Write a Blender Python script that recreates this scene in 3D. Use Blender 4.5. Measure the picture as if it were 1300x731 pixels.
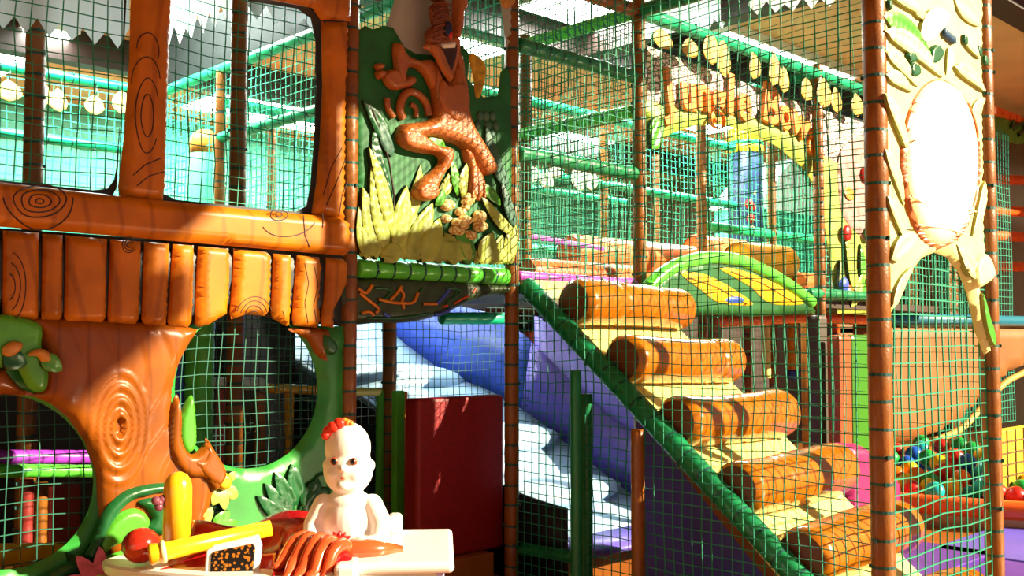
import bpy, bmesh, math, random
import numpy as np
from mathutils import Vector, Matrix, Quaternion
from mathutils.geometry import delaunay_2d_cdt
for o in list(bpy.data.objects): bpy.data.objects.remove(o)
scene = bpy.context.scene
COL = scene.collection
random.seed(7); rng = np.random.default_rng(7)

# ------------------------------------------------------------------ camera, world, sun, exposure
F_PX, CAM_H = 1300.0, 1.42
cd = bpy.data.cameras.new('camera'); cam = bpy.data.objects.new('camera', cd); COL.objects.link(cam)
cd.sensor_width = 36.0; cd.lens = 36.0 * F_PX / 1300.0; cd.clip_end = 200
cam.location = (0, 0, CAM_H)
cam.rotation_euler = (math.radians(90 + 2.84), 0, math.radians(46 - 90))
scene.camera = cam
world = bpy.data.worlds.new('world'); scene.world = world; world.use_nodes = True
bg = world.node_tree.nodes['Background']
bg.inputs[0].default_value = (0.86, 0.95, 1.0, 1); bg.inputs[1].default_value = 0.21
sd = bpy.data.lights.new('sun', 'SUN'); sun = bpy.data.objects.new('sun', sd); COL.objects.link(sun)
SUN_DIR = Vector((0.50, -0.78, 0.42)).normalized()
sd.energy = 13.0; sd.angle = math.radians(0.8); sd.color = (1.0, 0.86, 0.58)
sun.rotation_euler = SUN_DIR.to_track_quat('Z', 'Y').to_euler()
vs = scene.view_settings
vs.view_transform = 'Standard'; vs.look = 'None'; vs.gamma = 1.0; vs.exposure = 0.25; vs.use_curve_mapping = False
scene.cycles.max_bounces = 7; scene.cycles.diffuse_bounces = 4; scene.cycles.glossy_bounces = 3
scene.cycles.sample_clamp_indirect = 6.0

# ------------------------------------------------------------------ pixel -> place
CAMM = cam.rotation_euler.to_matrix(); CAMP = Vector(cam.location)
def ray(px, py):
    return CAMM @ Vector(((px - 650) / F_PX, (365.5 - py) / F_PX, -1.0))
def on(axis, val, px, py):
    d = ray(px, py); t = (val - CAMP[axis]) / d[axis]
    return CAMP + d * t
def at_depth(px, py, v):
    d = ray(px, py); return CAMP + d * v
class Frame:
    """a plane: 'y' faces -Y (a=x, b=z), 'x' faces -X (a=y, b=z), 'z' faces up (a=x, b=y)"""
    def __init__(s, kind, val): s.k = kind; s.v = val
    def p(s, a, b, h=0.0):
        if s.k == 'y': return (a, s.v - h, b)
        if s.k == 'x': return (s.v - h, a, b)
        return (a, b, s.v + h)
    def px(s, px, py):
        q = on({'x': 0, 'y': 1, 'z': 2}[s.k], s.v, px, py)
        return {'y': (q.x, q.z), 'x': (q.y, q.z), 'z': (q.x, q.y)}[s.k]
    def pts(s, L): return [s.px(*q) for q in L]

# ------------------------------------------------------------------ materials
def hexa(h):
    h = h.lstrip('#'); c = [int(h[i:i+2], 16) / 255 for i in (0, 2, 4)]
    return tuple(x / 12.92 if x <= 0.04045 else ((x + 0.055) / 1.055) ** 2.4 for x in c)
MATS = {}
def mat(name, col, rough=0.5, var=0.0, scale=8.0, bump=0.0, bscale=60.0, coat=0.0, metal=0.0, emit=None, spec=0.5):
    if name in MATS: return MATS[name]
    m = bpy.data.materials.new(name); m.use_nodes = True; MATS[name] = m
    nt = m.node_tree; b = nt.nodes['Principled BSDF']
    c = hexa(col) if isinstance(col, str) else col
    b.inputs['Base Color'].default_value = (*c, 1); b.inputs['Roughness'].default_value = rough
    b.inputs['Metallic'].default_value = metal; b.inputs['Coat Weight'].default_value = coat
    b.inputs['Specular IOR Level'].default_value = spec
    tc = nt.nodes.new('ShaderNodeTexCoord')
    if var > 0:
        n = nt.nodes.new('ShaderNodeTexNoise'); n.inputs['Scale'].default_value = scale; n.inputs['Detail'].default_value = 4
        nt.links.new(tc.outputs['Object'], n.inputs['Vector'])
        r = nt.nodes.new('ShaderNodeValToRGB')
        r.color_ramp.elements[0].position = 0.3; r.color_ramp.elements[1].position = 0.7
        r.color_ramp.elements[0].color = (*[x * (1 - var) for x in c], 1)
        r.color_ramp.elements[1].color = (*[min(1, x * (1 + var * 0.7)) for x in c], 1)
        nt.links.new(n.outputs['Fac'], r.inputs['Fac']); nt.links.new(r.outputs['Color'], b.inputs['Base Color'])
    if bump > 0:
        n2 = nt.nodes.new('ShaderNodeTexNoise'); n2.inputs['Scale'].default_value = bscale; n2.inputs['Detail'].default_value = 3
        nt.links.new(tc.outputs['Object'], n2.inputs['Vector'])
        bp = nt.nodes.new('ShaderNodeBump'); bp.inputs['Strength'].default_value = bump; bp.inputs['Distance'].default_value = 0.01
        nt.links.new(n2.outputs['Fac'], bp.inputs['Height']); nt.links.new(bp.outputs['Normal'], b.inputs['Normal'])
    if emit:
        b.inputs['Emission Color'].default_value = (*hexa(emit[0]), 1); b.inputs['Emission Strength'].default_value = emit[1]
    return m
def wood(name, col, dark, wscale=3.0, dist=6.0, rough=0.33, coat=0.4, thick=0.90):
    m = mat(name, col, rough, 0, coat=coat, spec=0.28)
    nt = m.node_tree; b = nt.nodes['Principled BSDF']; c = hexa(col); d = hexa(dark)
    tc = nt.nodes.new('ShaderNodeTexCoord'); oi = nt.nodes.new('ShaderNodeObjectInfo')
    ad = nt.nodes.new('ShaderNodeVectorMath'); ad.operation = 'ADD'
    mu = nt.nodes.new('ShaderNodeVectorMath'); mu.operation = 'SCALE'; mu.inputs[3].default_value = 3.0
    cb = nt.nodes.new('ShaderNodeCombineXYZ')
    for i in (0, 2): nt.links.new(oi.outputs['Random'], cb.inputs[i])
    nt.links.new(cb.outputs[0], mu.inputs[0])
    nt.links.new(tc.outputs['Object'], ad.inputs[0]); nt.links.new(mu.outputs[0], ad.inputs[1])
    w = nt.nodes.new('ShaderNodeTexWave'); w.wave_type = 'BANDS'; w.bands_direction = 'X'
    w.inputs['Scale'].default_value = wscale; w.inputs['Distortion'].default_value = dist
    w.inputs['Detail'].default_value = 1.5; w.inputs['Detail Scale'].default_value = 0.6
    nt.links.new(ad.outputs[0], w.inputs['Vector'])
    r = nt.nodes.new('ShaderNodeValToRGB'); r.color_ramp.elements[0].position = thick; r.color_ramp.elements[1].position = min(0.999, thick + 0.09)
    r.color_ramp.elements[0].color = (0, 0, 0, 1); r.color_ramp.elements[1].color = (0.32, 0.32, 0.32, 1)
    nt.links.new(w.outputs['Fac'], r.inputs['Fac'])
    n = nt.nodes.new('ShaderNodeTexNoise'); n.inputs['Scale'].default_value = 5; n.inputs['Detail'].default_value = 5
    nt.links.new(ad.outputs[0], n.inputs['Vector'])
    r2 = nt.nodes.new('ShaderNodeValToRGB')
    r2.color_ramp.elements[0].position = 0.3; r2.color_ramp.elements[1].position = 0.7
    r2.color_ramp.elements[0].color = (*[x * 0.72 for x in c], 1); r2.color_ramp.elements[1].color = (*[min(1, x * 1.2) for x in c], 1)
    nt.links.new(n.outputs['Fac'], r2.inputs['Fac'])
    mx = nt.nodes.new('ShaderNodeMix'); mx.data_type = 'RGBA'
    nt.links.new(r.outputs['Color'], mx.inputs[0]); nt.links.new(r2.outputs['Color'], mx.inputs[6]); mx.inputs[7].default_value = (*d, 1)
    nt.links.new(mx.outputs[2], b.inputs['Base Color'])
    return m
def speckled(name, c1, c2, scale, rough=0.7, lo=0.05, hi=0.16, feature='DISTANCE_TO_EDGE', bump=0.4):
    m = mat(name, c1, rough); nt = m.node_tree; b = nt.nodes['Principled BSDF']
    tc = nt.nodes.new('ShaderNodeTexCoord'); v = nt.nodes.new('ShaderNodeTexVoronoi'); v.feature = feature
    v.inputs['Scale'].default_value = scale; nt.links.new(tc.outputs['Object'], v.inputs['Vector'])
    r = nt.nodes.new('ShaderNodeValToRGB'); r.color_ramp.elements[0].position = lo; r.color_ramp.elements[1].position = hi
    r.color_ramp.elements[0].color = (*hexa(c2), 1); r.color_ramp.elements[1].color = (*hexa(c1), 1)
    nt.links.new(v.outputs['Distance'], r.inputs['Fac']); nt.links.new(r.outputs['Color'], b.inputs['Base Color'])
    bp = nt.nodes.new('ShaderNodeBump'); bp.inputs['Strength'].default_value = bump; bp.inputs['Distance'].default_value = 0.01
    nt.links.new(v.outputs['Distance'], bp.inputs['Height']); nt.links.new(bp.outputs['Normal'], b.inputs['Normal'])
    return m

WOOD = wood('varnished_wood', '#bc6c0e', '#5a2404', 2.2, 7.0, rough=0.4, coat=0.1)
WOOD_T = wood('trunk_wood', '#8e4a0c', '#4a2004', 2.6, 5.0, rough=0.34, coat=0.2, thick=0.94)
DARKW = mat('grain_paint', '#32150a', 0.5)
RIM = mat('black_rim', '#161210', 0.5)
BROWN = mat('brown_vinyl', '#885016', 0.36, 0.22, 9, 0.15, 90)
TIE = mat('cable_tie', '#0d4a44', 0.45)
TIEG = mat('green_tie', '#0c5a3a', 0.45)
GREENV = mat('green_vinyl', '#58cc3c', 0.3, 0.15, 5, 0.1, 70)
GREEND = mat('deep_green_vinyl', '#0f7d4c', 0.35, 0.25, 6, 0.15, 60)
MINT = mat('mint_vinyl', '#18b07a', 0.3, 0.15, 4)
PINK = mat('pink_vinyl', '#c050c0', 0.3)
PURPLE = mat('purple_vinyl', '#5a2c9c', 0.4, 0.15, 4)
BLUEV = mat('blue_vinyl', '#3a55c8', 0.42, 0.15, 3, 0.1, 12)
VIOLET = mat('violet_blue_vinyl', '#6656c0', 0.42, 0.15, 3, 0.1, 12)
SLIDE = mat('white_slide', '#9cc0dc', 0.35, 0.06, 3)
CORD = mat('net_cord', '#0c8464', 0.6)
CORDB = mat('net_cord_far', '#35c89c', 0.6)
ROLL = mat('orange_brown_vinyl', '#b0640e', 0.2, 0.15, 5, 0.12, 14, coat=0.5)
ROLLEND = mat('brown_end', '#6b3014', 0.5, 0.15, 10)
CREAM = mat('cream_vinyl', '#ece886', 0.45, 0.08, 3, 0.1, 10)
ORANGE = mat('orange_vinyl', '#f0601c', 0.32, 0.1, 4)
YELLOW = mat('yellow_vinyl', '#f0b010', 0.32, 0.1, 4)
REDV = mat('red_vinyl', '#d02020', 0.35)
LEAF_L = mat('pale_leaf', '#a6b650', 0.42, 0.4, 9, 0.1, 30)
LEAF_M = mat('mid_leaf', '#4fa02a', 0.35, 0.25, 8, 0.1, 40)
LEAF_D = mat('dark_leaf', '#14562a', 0.35, 0.3, 9, 0.15, 40)
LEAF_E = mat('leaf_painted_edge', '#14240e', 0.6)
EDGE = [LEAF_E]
LEAF_G = mat('grey_leaf', '#3d6a58', 0.5, 0.3, 9, 0.15, 40)
BOARDG = mat('board_green', '#2f8f36', 0.36, 0.35, 4, 0.06, 30)
BOARDD = mat('board_dark_green', '#176b32', 0.6, 0.3, 7, 0.1, 60)
GREY = mat('grey_board', '#a9b0ae', 0.6, 0.08, 3)
CREAT = mat('creature_orange', '#ac6028', 0.33, 0.2, 9, 0.55, 75, coat=0.3)
CREATD = mat('creature_brown', '#7a3a16', 0.45, 0.25, 14, 0.4, 60)
def cloth(name, col):
    m = mat(name, col, 0.9); nt = m.node_tree; b = nt.nodes['Principled BSDF']; out = nt.nodes['Material Output']
    t = nt.nodes.new('ShaderNodeBsdfTranslucent'); t.inputs[0].default_value = (*hexa(col), 1)
    x = nt.nodes.new('ShaderNodeMixShader'); x.inputs[0].default_value = 0.5
    nt.links.new(b.outputs[0], x.inputs[1]); nt.links.new(t.outputs[0], x.inputs[2]); nt.links.new(x.outputs[0], out.inputs['Surface'])
    return m
WHITE = mat('white_plastic', '#f2f0ea', 0.35)
BLACK = mat('black_gloss', '#0a0a10', 0.2)

# ------------------------------------------------------------------ object helpers
def tag(o, label=None, cat=None, group=None, kind=None):
    if label: o['label'] = label
    if cat: o['category'] = cat
    if group: o['group'] = group
    if kind: o['kind'] = kind
    return o
def empty(name, loc=(0, 0, 0), label=None, cat=None, group=None):
    o = bpy.data.objects.new(name, None); o.location = loc; o.empty_display_size = 0.1; COL.objects.link(o)
    return tag(o, label, cat, group)
def wm(o):
    return o.matrix_basis.copy() if o.parent is None else wm(o.parent) @ o.matrix_parent_inverse @ o.matrix_basis
def link(name, me, m=None, parent=None, smooth=True):
    if m is not None and len(me.materials) == 0: me.materials.append(m)
    if smooth: me.polygons.foreach_set('use_smooth', [True] * len(me.polygons))
    o = bpy.data.objects.new(name, me); COL.objects.link(o)
    if parent is not None:
        o.parent = parent
        o.matrix_parent_inverse = wm(parent).inverted()
    return o
def mesh(name, V, Fc):
    me = bpy.data.meshes.new(name); me.from_pydata([tuple(v) for v in V], [], Fc); me.update(); return me
class MB:
    def __init__(s): s.V = []; s.F = []
    def add(s, V, Fc):
        n = len(s.V); s.V += [tuple(v) for v in V]; s.F += [tuple(i + n for i in f) for f in Fc]
    def box(s, x0, x1, y0, y1, z0, z1):
        V = [(x, y, z) for z in (z0, z1) for y in (y0, y1) for x in (x0, x1)]
        s.add(V, [(0, 2, 3, 1), (4, 5, 7, 6), (0, 1, 5, 4), (2, 6, 7, 3), (0, 4, 6, 2), (1, 3, 7, 5)]); return s
    def tube(s, P, r, seg=10, caps=True):
        P = [Vector(p) for p in P]; n = len(P)
        R = list(r) if hasattr(r, '__len__') else [r] * n
        V = []; Fc = []; up = None
        for i, p in enumerate(P):
            t = (P[min(i + 1, n - 1)] - P[max(i - 1, 0)]).normalized()
            if up is None:
                up = Vector((0, 0, 1)) if abs(t.z) < 0.9 else Vector((1, 0, 0))
            a = (up - t * up.dot(t))
            if a.length < 1e-5: a = Vector((1, 0, 0)) - t * t.x
            a.normalize(); b = t.cross(a); up = a
            for k in range(seg):
                w = 2 * math.pi * k / seg
                V.append(p + (a * math.cos(w) + b * math.sin(w)) * R[i])
        for i in range(n - 1):
            for k in range(seg):
                k2 = (k + 1) % seg
                Fc.append((i * seg + k, i * seg + k2, (i + 1) * seg + k2, (i + 1) * seg + k))
        if caps:
            Fc.append(tuple(range(seg - 1, -1, -1))); Fc.append(tuple((n - 1) * seg + k for k in range(seg)))
        s.add(V, Fc); return s
    def build(s, name, m, parent=None, smooth=False, bevel=0.0):
        me = mesh(name, s.V, s.F); o = link(name, me, m, parent, smooth)
        if bevel:
            md = o.modifiers.new('bevel', 'BEVEL'); md.width = bevel; md.segments = 2; md.limit_method = 'ANGLE'
        return o
def boxo(name, x0, x1, y0, y1, z0, z1, m, parent=None, bevel=0.0):
    return MB().box(x0, x1, y0, y1, z0, z1).build(name, m, parent, False, bevel)
def tubeo(name, P, r, m, parent=None, seg=12):
    return MB().tube(P, r, seg).build(name, m, parent, True)
def ellipsoid(mb, c, r, R=None, nu=14, nv=9):
    V = []; Fc = []
    for j in range(nv + 1):
        th = math.pi * j / nv
        for i in range(nu):
            ph = 2 * math.pi * i / nu
            q = Vector((r[0] * math.sin(th) * math.cos(ph), r[1] * math.sin(th) * math.sin(ph), r[2] * math.cos(th)))
            if R is not None: q = R @ q
            V.append(Vector(c) + q)
    for j in range(nv):
        for i in range(nu):
            i2 = (i + 1) % nu
            Fc.append((j * nu + i, (j + 1) * nu + i, (j + 1) * nu + i2, j * nu + i2))
    mb.add(V, Fc)

def spline(P, closed=True, per=8):
    """Catmull-Rom through the points"""
    P = [np.array(p, float) for p in P]; n = len(P); out = []
    for i in range(n if closed else n - 1):
        p0, p1, p2, p3 = (P[(i + k - 1) % n] if closed else P[min(max(i + k - 1, 0), n - 1)] for k in range(4))
        for k in range(per):
            t = k / per
            out.append(0.5 * ((2 * p1) + (-p0 + p2) * t + (2 * p0 - 5 * p1 + 4 * p2 - p3) * t * t + (-p0 + 3 * p1 - 3 * p2 + p3) * t ** 3))
    if not closed: out.append(P[-1])
    return [tuple(p) for p in out]
def resample(P, res):
    out = []; n = len(P)
    for i in range(n):
        a = np.array(P[i]); b = np.array(P[(i + 1) % n]); L = np.linalg.norm(b - a)
        if L < 1e-6: continue
        k = max(1, int(round(L / res)))
        for j in range(k): out.append(tuple(a + (b - a) * j / k))
    # drop near duplicates
    o2 = []
    for p in out:
        if not o2 or math.dist(p, o2[-1]) > res * 0.2: o2.append(p)
    if math.dist(o2[0], o2[-1]) < res * 0.2: o2.pop()
    return o2
def inside(pts, poly):
    pts = np.asarray(pts); x, y = pts[:, 0], pts[:, 1]; r = np.zeros(len(pts), bool)
    Pn = np.asarray(poly); n = len(Pn)
    for i in range(n):
        x1, y1 = Pn[i]; x2, y2 = Pn[(i + 1) % n]
        c = ((y1 > y) != (y2 > y))
        if not c.any(): continue
        with np.errstate(divide='ignore', invalid='ignore'):
            r ^= c & (x < (x2 - x1) * (y - y1) / (y2 - y1 + 1e-30) + x1)
    return r
def edge_dist(pts, loops):
    pts = np.asarray(pts, float); d = np.full(len(pts), 1e9)
    for L in loops:
        A = np.asarray(L, float); B = np.roll(A, -1, 0)
        for a, b in zip(A, B):
            ab = b - a; t = np.clip(((pts - a) @ ab) / (ab @ ab + 1e-20), 0, 1)
            q = a + t[:, None] * ab; d = np.minimum(d, np.hypot(*(pts - q).T))
    return d
def pillow(name, outline, fr, m, parent=None, base=0.0, depth=0.02, R=0.03, res=0.02, holes=(), smooth=True, hfn=None, lip=0.15, per=6, hole_smooth=True, edge=None):
    """a rounded relief piece: an outline on a frame's plane, raised by depth, its edge rounded over R"""
    O = spline(outline, True, per) if smooth else outline
    O = resample(O, res)
    H = [resample(spline(h, True, per) if hole_smooth else h, res) for h in holes]
    loops = [O] + H
    A = np.array(O); lo, hi = A.min(0), A.max(0)
    gx = np.arange(lo[0], hi[0], res); gy = np.arange(lo[1], hi[1], res * 0.866)
    G = np.array([(x + (0.5 * res if j % 2 else 0), y) for j, y in enumerate(gy) for x in gx]) if len(gx) and len(gy) else np.zeros((0, 2))
    if len(G):
        k = inside(G, O)
        for h in H: k &= ~inside(G, h)
        G = G[k]
        if len(G): G = G[edge_dist(G, loops) > res * 0.5]
    V = []; E = []
    for L in loops:
        n0 = len(V); V += [Vector(p) for p in L]; E += [(n0 + i, n0 + (i + 1) % len(L)) for i in range(len(L))]
    V += [Vector(p) for p in G]
    vo, eo, fo, *_ = delaunay_2d_cdt(V, E, [], 0, 1e-6)
    vo = np.array([tuple(v) for v in vo])
    cen = np.array([vo[list(f)].mean(0) for f in fo])
    k = inside(cen, O)
    for h in H: k &= ~inside(cen, h)
    T = [list(f) for f, q in zip(fo, k) if q]
    for t in T:
        a, b, c = vo[t[0]], vo[t[1]], vo[t[2]]
        cr = (b[0] - a[0]) * (c[1] - a[1]) - (b[1] - a[1]) * (c[0] - a[0])
        if (cr < 0) != (fr.k == 'x'): t.reverse()
    d = edge_dist(vo, loops)
    s = np.clip(d / R, 0, 1)
    h = depth * (lip + (1 - lip) * np.sqrt(np.maximum(0, 1 - (1 - s) ** 2)))
    if hfn is not None: h = hfn(vo[:, 0], vo[:, 1], h, d)
    P = [fr.p(a, b, base + hh) for (a, b), hh in zip(vo, h)]
    cnt = {}
    for t in T:
        for i in range(3):
            e = (t[i], t[(i + 1) % 3]); cnt[e] = cnt.get(e, 0) + 1
    bd = [e for e in cnt if (e[1], e[0]) not in cnt]
    Fc = [tuple(t) for t in T]; top = {}; bot = {}
    for a, b in bd:
        for i in (a, b):
            if i not in top:
                top[i] = len(P); P.append(P[i]); bot[i] = len(P); P.append(fr.p(vo[i][0], vo[i][1], base))
        Fc.append((top[b], top[a], bot[a], bot[b]))
    me = mesh(name, P, Fc)
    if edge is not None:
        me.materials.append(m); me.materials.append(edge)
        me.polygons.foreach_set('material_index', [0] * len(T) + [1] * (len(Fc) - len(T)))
    return link(name, me, m, parent, True)
def leafo(name, fr, p0, p1, width, m, parent, base=0.0, depth=0.018, bend=0.0, res=0.015, n=9, asym=0.0):
    """a leaf relief between two pixels of the frame, with a recessed midrib"""
    a = np.array(fr.px(*p0)); b = np.array(fr.px(*p1)); ax = b - a; L = np.linalg.norm(ax); ax /= L; nr = np.array((-ax[1], ax[0]))
    def mid(t): return a + ax * L * t + nr * bend * L * math.sin(math.pi * t)
    def w(t): return width * math.sin(math.pi * min(1, t ** 0.75)) ** 0.8 * 0.5 + 0.002
    up = [mid(t) + nr * w(t) * (1 + asym) for t in np.linspace(0.0, 1, n)]
    dn = [mid(t) - nr * w(t) * (1 - asym) for t in np.linspace(1, 0.0, n)][1:-1]
    M = np.array([mid(t) for t in np.linspace(0, 1, 12)])
    def hf(x, y, h, d):
        q = np.stack([x, y], 1); dm = np.min(np.hypot(q[:, None, 0] - M[None, :, 0], q[:, None, 1] - M[None, :, 1]), 1)
        return base + depth * (.62 + .38 * np.clip(dm / (width * .32), 0, 1)) - depth * .3 * (d < .0015)
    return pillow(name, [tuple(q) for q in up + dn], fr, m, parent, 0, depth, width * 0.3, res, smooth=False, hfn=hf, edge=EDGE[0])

# foam sleeves and their ties
SL = {}
def sleeve_mesh(L, r, sp, key, m):
    k = (round(L, 3), r, sp, key)
    if k in SL: return SL[k]
    n = max(1, int(round(L / sp))); s = L / n; prof = []
    for i in range(n):
        z = i * s
        prof += [(z, r * 0.93), (z + s * 0.1, r * 0.985), (z + s * 0.5, r), (z + s * 0.9, r * 0.985)]
    prof.append((L, r * 0.93))
    seg = 16; V = [(rr * math.cos(2 * math.pi * q / seg), rr * math.sin(2 * math.pi * q / seg), z) for z, rr in prof for q in range(seg)]
    Fc = [(i * seg + q, i * seg + (q + 1) % seg, (i + 1) * seg + (q + 1) % seg, (i + 1) * seg + q) for i in range(len(prof) - 1) for q in range(seg)]
    Fc += [tuple(range(seg - 1, -1, -1)), tuple((len(prof) - 1) * seg + q for q in range(seg))]
    me = mesh('foam_sleeve', V, Fc); me.materials.append(m); SL[k] = (me, n, s); return SL[k]
TM = {}
def tie_mesh(r, m):
    k = (round(r, 4), m.name)
    if k in TM: return TM[k]
    seg = 16; prof = [(-0.006, r * 0.93), (-0.006, r * 0.985), (0.006, r * 0.985), (0.006, r * 0.93)]
    V = [(rr * math.cos(2 * math.pi * q / seg), rr * math.sin(2 * math.pi * q / seg), z) for z, rr in prof for q in range(seg)]
    Fc = [(i * seg + q, i * seg + (q + 1) % seg, (i + 1) * seg + (q + 1) % seg, (i + 1) * seg + q) for i in range(3) for q in range(seg)]
    n0 = len(V); V += [(r * 0.98 - 0.006, -0.007, -0.008), (r * 0.98 + 0.009, -0.007, -0.008), (r * 0.98 + 0.009, 0.007, -0.008), (r * 0.98 - 0.006, 0.007, -0.008),
                       (r * 0.98 - 0.006, -0.007, 0.008), (r * 0.98 + 0.009, -0.007, 0.008), (r * 0.98 + 0.009, 0.007, 0.008), (r * 0.98 - 0.006, 0.007, 0.008)]
    Fc += [tuple(n0 + i for i in f) for f in [(0, 3, 2, 1), (4, 5, 6, 7), (0, 1, 5, 4), (1, 2, 6, 5), (2, 3, 7, 6), (3, 0, 4, 7)]]
    me = mesh('cable_tie', V, Fc); me.materials.append(m); TM[k] = me; return me
def padded(name, label, cat, p0, p1, r, m, tiem=None, sp=0.115, group=None, ties=True):
    p0 = Vector(p0); p1 = Vector(p1); L = (p1 - p0).length
    me, n, s = sleeve_mesh(L, r, sp, m.name, m)
    root = empty(name, p0, label, cat, group)
    root.rotation_euler = (p1 - p0).to_track_quat('Z', 'Y').to_euler()
    o = bpy.data.objects.new('foam_sleeve', me); COL.objects.link(o); o.parent = root
    me.polygons.foreach_set('use_smooth', [True] * len(me.polygons))
    if ties:
        tm = tie_mesh(r, tiem or TIE)
        for i in range(1, n):
            t = bpy.data.objects.new('cable_tie', tm); COL.objects.link(t); t.parent = root
            t.location = (0, 0, i * s + random.uniform(-.004, .004)); t.rotation_euler = (random.uniform(-.05, .05), random.uniform(-.05, .05), random.uniform(0, 6.28))
    return root

def net(name, label, fr, a0, a1, b0, b1, cell=0.055, th=0.004, m=None, jit=0.004, poly=None, group=None, bow=0.0, step=0.22):
    """knotted square netting: every cord a thin square prism running through slightly uneven knots"""
    mb = MB(); m = m or CORD
    na = max(1, round((a1 - a0) / cell)); nb = max(1, round((b1 - b0) / cell))
    ph = [random.uniform(0, 6.28) for _ in range(6)]
    def disp(a, b):
        u = (a - a0) / (a1 - a0); w = (b - b0) / (b1 - b0)
        e = min(1, 8 * min(u, 1 - u)) * min(1, 8 * min(w, 1 - w))
        da = jit * 1.6 * (math.sin(b * 7 + ph[0]) + math.sin(b * 17 + a * 5 + ph[1])) * e
        db = jit * 1.6 * (math.sin(a * 6 + ph[2]) + math.sin(a * 15 + b * 4 + ph[3])) * e
        return da, db, bow * math.sin(math.pi * u) * math.sin(math.pi * w) + 0.006 * math.sin(a * 4 + b * 3 + ph[4])
    def cord(pts):
        V = []; Fc = []; t = th / 2
        horiz = abs(pts[-1][0] - pts[0][0]) > abs(pts[-1][1] - pts[0][1])
        for (a, b) in pts:
            da, db, h = disp(a, b); a += da; b += db
            for (s1, s2) in ((-t, -t), (t, -t), (t, t), (-t, t)):
                V.append(fr.p(a, b + s1, h + s2) if horiz else fr.p(a + s1, b, h + s2))
        for i in range(len(pts) - 1):
            for k in range(4):
                Fc.append((i * 4 + k, i * 4 + (k + 1) % 4, i * 4 + 4 + (k + 1) % 4, i * 4 + 4 + k))
        mb.add(V, Fc)
    def runs(pts):
        if poly is None: return [pts]
        k = inside(np.array(pts), poly); out = []; cur = []
        for p, q in zip(pts, k):
            if q: cur.append(p)
            elif cur:
                if len(cur) > 1: out.append(cur)
                cur = []
        if len(cur) > 1: out.append(cur)
        return out
    st = 0.03 if poly is not None else step
    for i in range(na + 1):
        a = a0 + (a1 - a0) * i / na; n = max(2, int((b1 - b0) / st) + 1)
        for r_ in runs([(a, b0 + (b1 - b0) * j / (n - 1)) for j in range(n)]): cord(r_)
    for i in range(nb + 1):
        b = b0 + (b1 - b0) * i / nb; n = max(2, int((a1 - a0) / st) + 1)
        for r_ in runs([(a0 + (a1 - a0) * j / (n - 1), b) for j in range(n)]): cord(r_)
    o = mb.build(name, m); return tag(o, label, 'net', group)

# ------------------------------------------------------------------ the setting
X0, X1, X2, X3, X4, X5 = 3.0, 4.15, 5.335, 6.51, 7.68, 8.85      # post grid
YF, YN = 4.30, 2.05                                               # facade row, stair tower front row
YB = [5.47, 6.64, 7.81, 8.98]
FLOORM = mat('floor_vinyl', '#b5692a', 0.28, 0.25, 2.0, 0.05, 40)
CEILM = mat('ceiling_board', '#c9a071', 0.8, 0.08, 2.0)
WALLM = mat('wall_paint', '#5fae94', 0.8, 0.08, 1.0)
HC = 4.6
tag(boxo('floor', -9, 17, -4, 15, -0.12, 0, FLOORM), kind='structure')
ceil = tag(boxo('ceiling', -9, 6.6, 0.5, 15, HC, HC + 0.2, CEILM), kind='structure')
tag(boxo('ceiling', 6.6, 17, 2.6, 15, HC, HC + 0.2, CEILM), kind='structure')
tag(boxo('ceiling', -9, 5.3, -1.5, 0.5, HC, HC + 0.2, CEILM), kind='structure')  # unseen piece, shaped to keep the sun off the left planks
tag(boxo('ceiling', -9, 5.75, -3.2, -1.5, HC, HC + 0.2, CEILM), kind='structure')  # unseen piece, shaped to dim the sun on the tree trunk
tag(boxo('wall_back', -9, 17, 14.0, 14.3, 0, HC, WALLM), kind='structure')
tag(boxo('wall_right', 16.5, 16.8, 1.2, 14.0, 0, HC, mat('wall_paint_dark', '#6b5238', 0.8, 0.1, 1.0)), kind='structure')
tag(boxo('wall_left', -9.2, -9, -4, 14.3, 0, HC, WALLM), kind='structure')
SOF = mat('dark_ceiling_steel', '#2a1710', 0.6)
for i, (a, b, c, d) in enumerate([(-9, 16.5, 3.2, 3.45), (-9, 16.5, 6.9, 7.1), (-9, 16.5, 10.6, 10.8), (11.6, 11.9, 2.6, 3.2), (7.6, 7.8, 3.45, 6.9)]):
    tag(boxo('trim_%d' % (i + 1), a, b, c, d, HC - 0.34, HC - 0.001, SOF), kind='structure')

# ceiling lights
LAMP = mat('lamp_diffuser', '#ffffff', 0.5, emit=('#f4fff2', 14.0)); LFR = mat('lamp_frame', '#d8d8d0', 0.5)
def ceiling_light(px, py, lx, ly, label, watts=120, drop=0.0):
    q = on(2, HC - 0.1 - drop, px, py)
    root = empty('ceiling_light', (q.x, q.y, HC - 0.1 - drop), label, 'ceiling light', 'flat lamps under the ceiling')
    z = HC - 0.1 - drop
    boxo('lamp_housing', q.x - lx / 2 - .04, q.x + lx / 2 + .04, q.y - ly / 2 - .04, q.y + ly / 2 + .04, z, HC - .002, LFR, root)
    boxo('diffuser', q.x - lx / 2, q.x + lx / 2, q.y - ly / 2, q.y + ly / 2, z - .02, z, LAMP, root)
    ld = bpy.data.lights.new('lamp_light', 'AREA'); ld.shape = 'RECTANGLE'; ld.size = lx; ld.size_y = ly; ld.energy = watts * 1.3; ld.color = (0.92, 1.0, 0.93)
    lo = bpy.data.objects.new('lamp_light', ld); COL.objects.link(lo); lo.location = (q.x, q.y, z - .04)
    lo.parent = root; lo.matrix_parent_inverse = wm(root).inverted()
ceiling_light(775, 14, 1.4, 1.0, 'bright lamp panel glowing above the roller stair net', 190)
ceiling_light(342, 132, 1.5, 1.9, 'bright lamp panel seen through the tree house window opening', 230)
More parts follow.
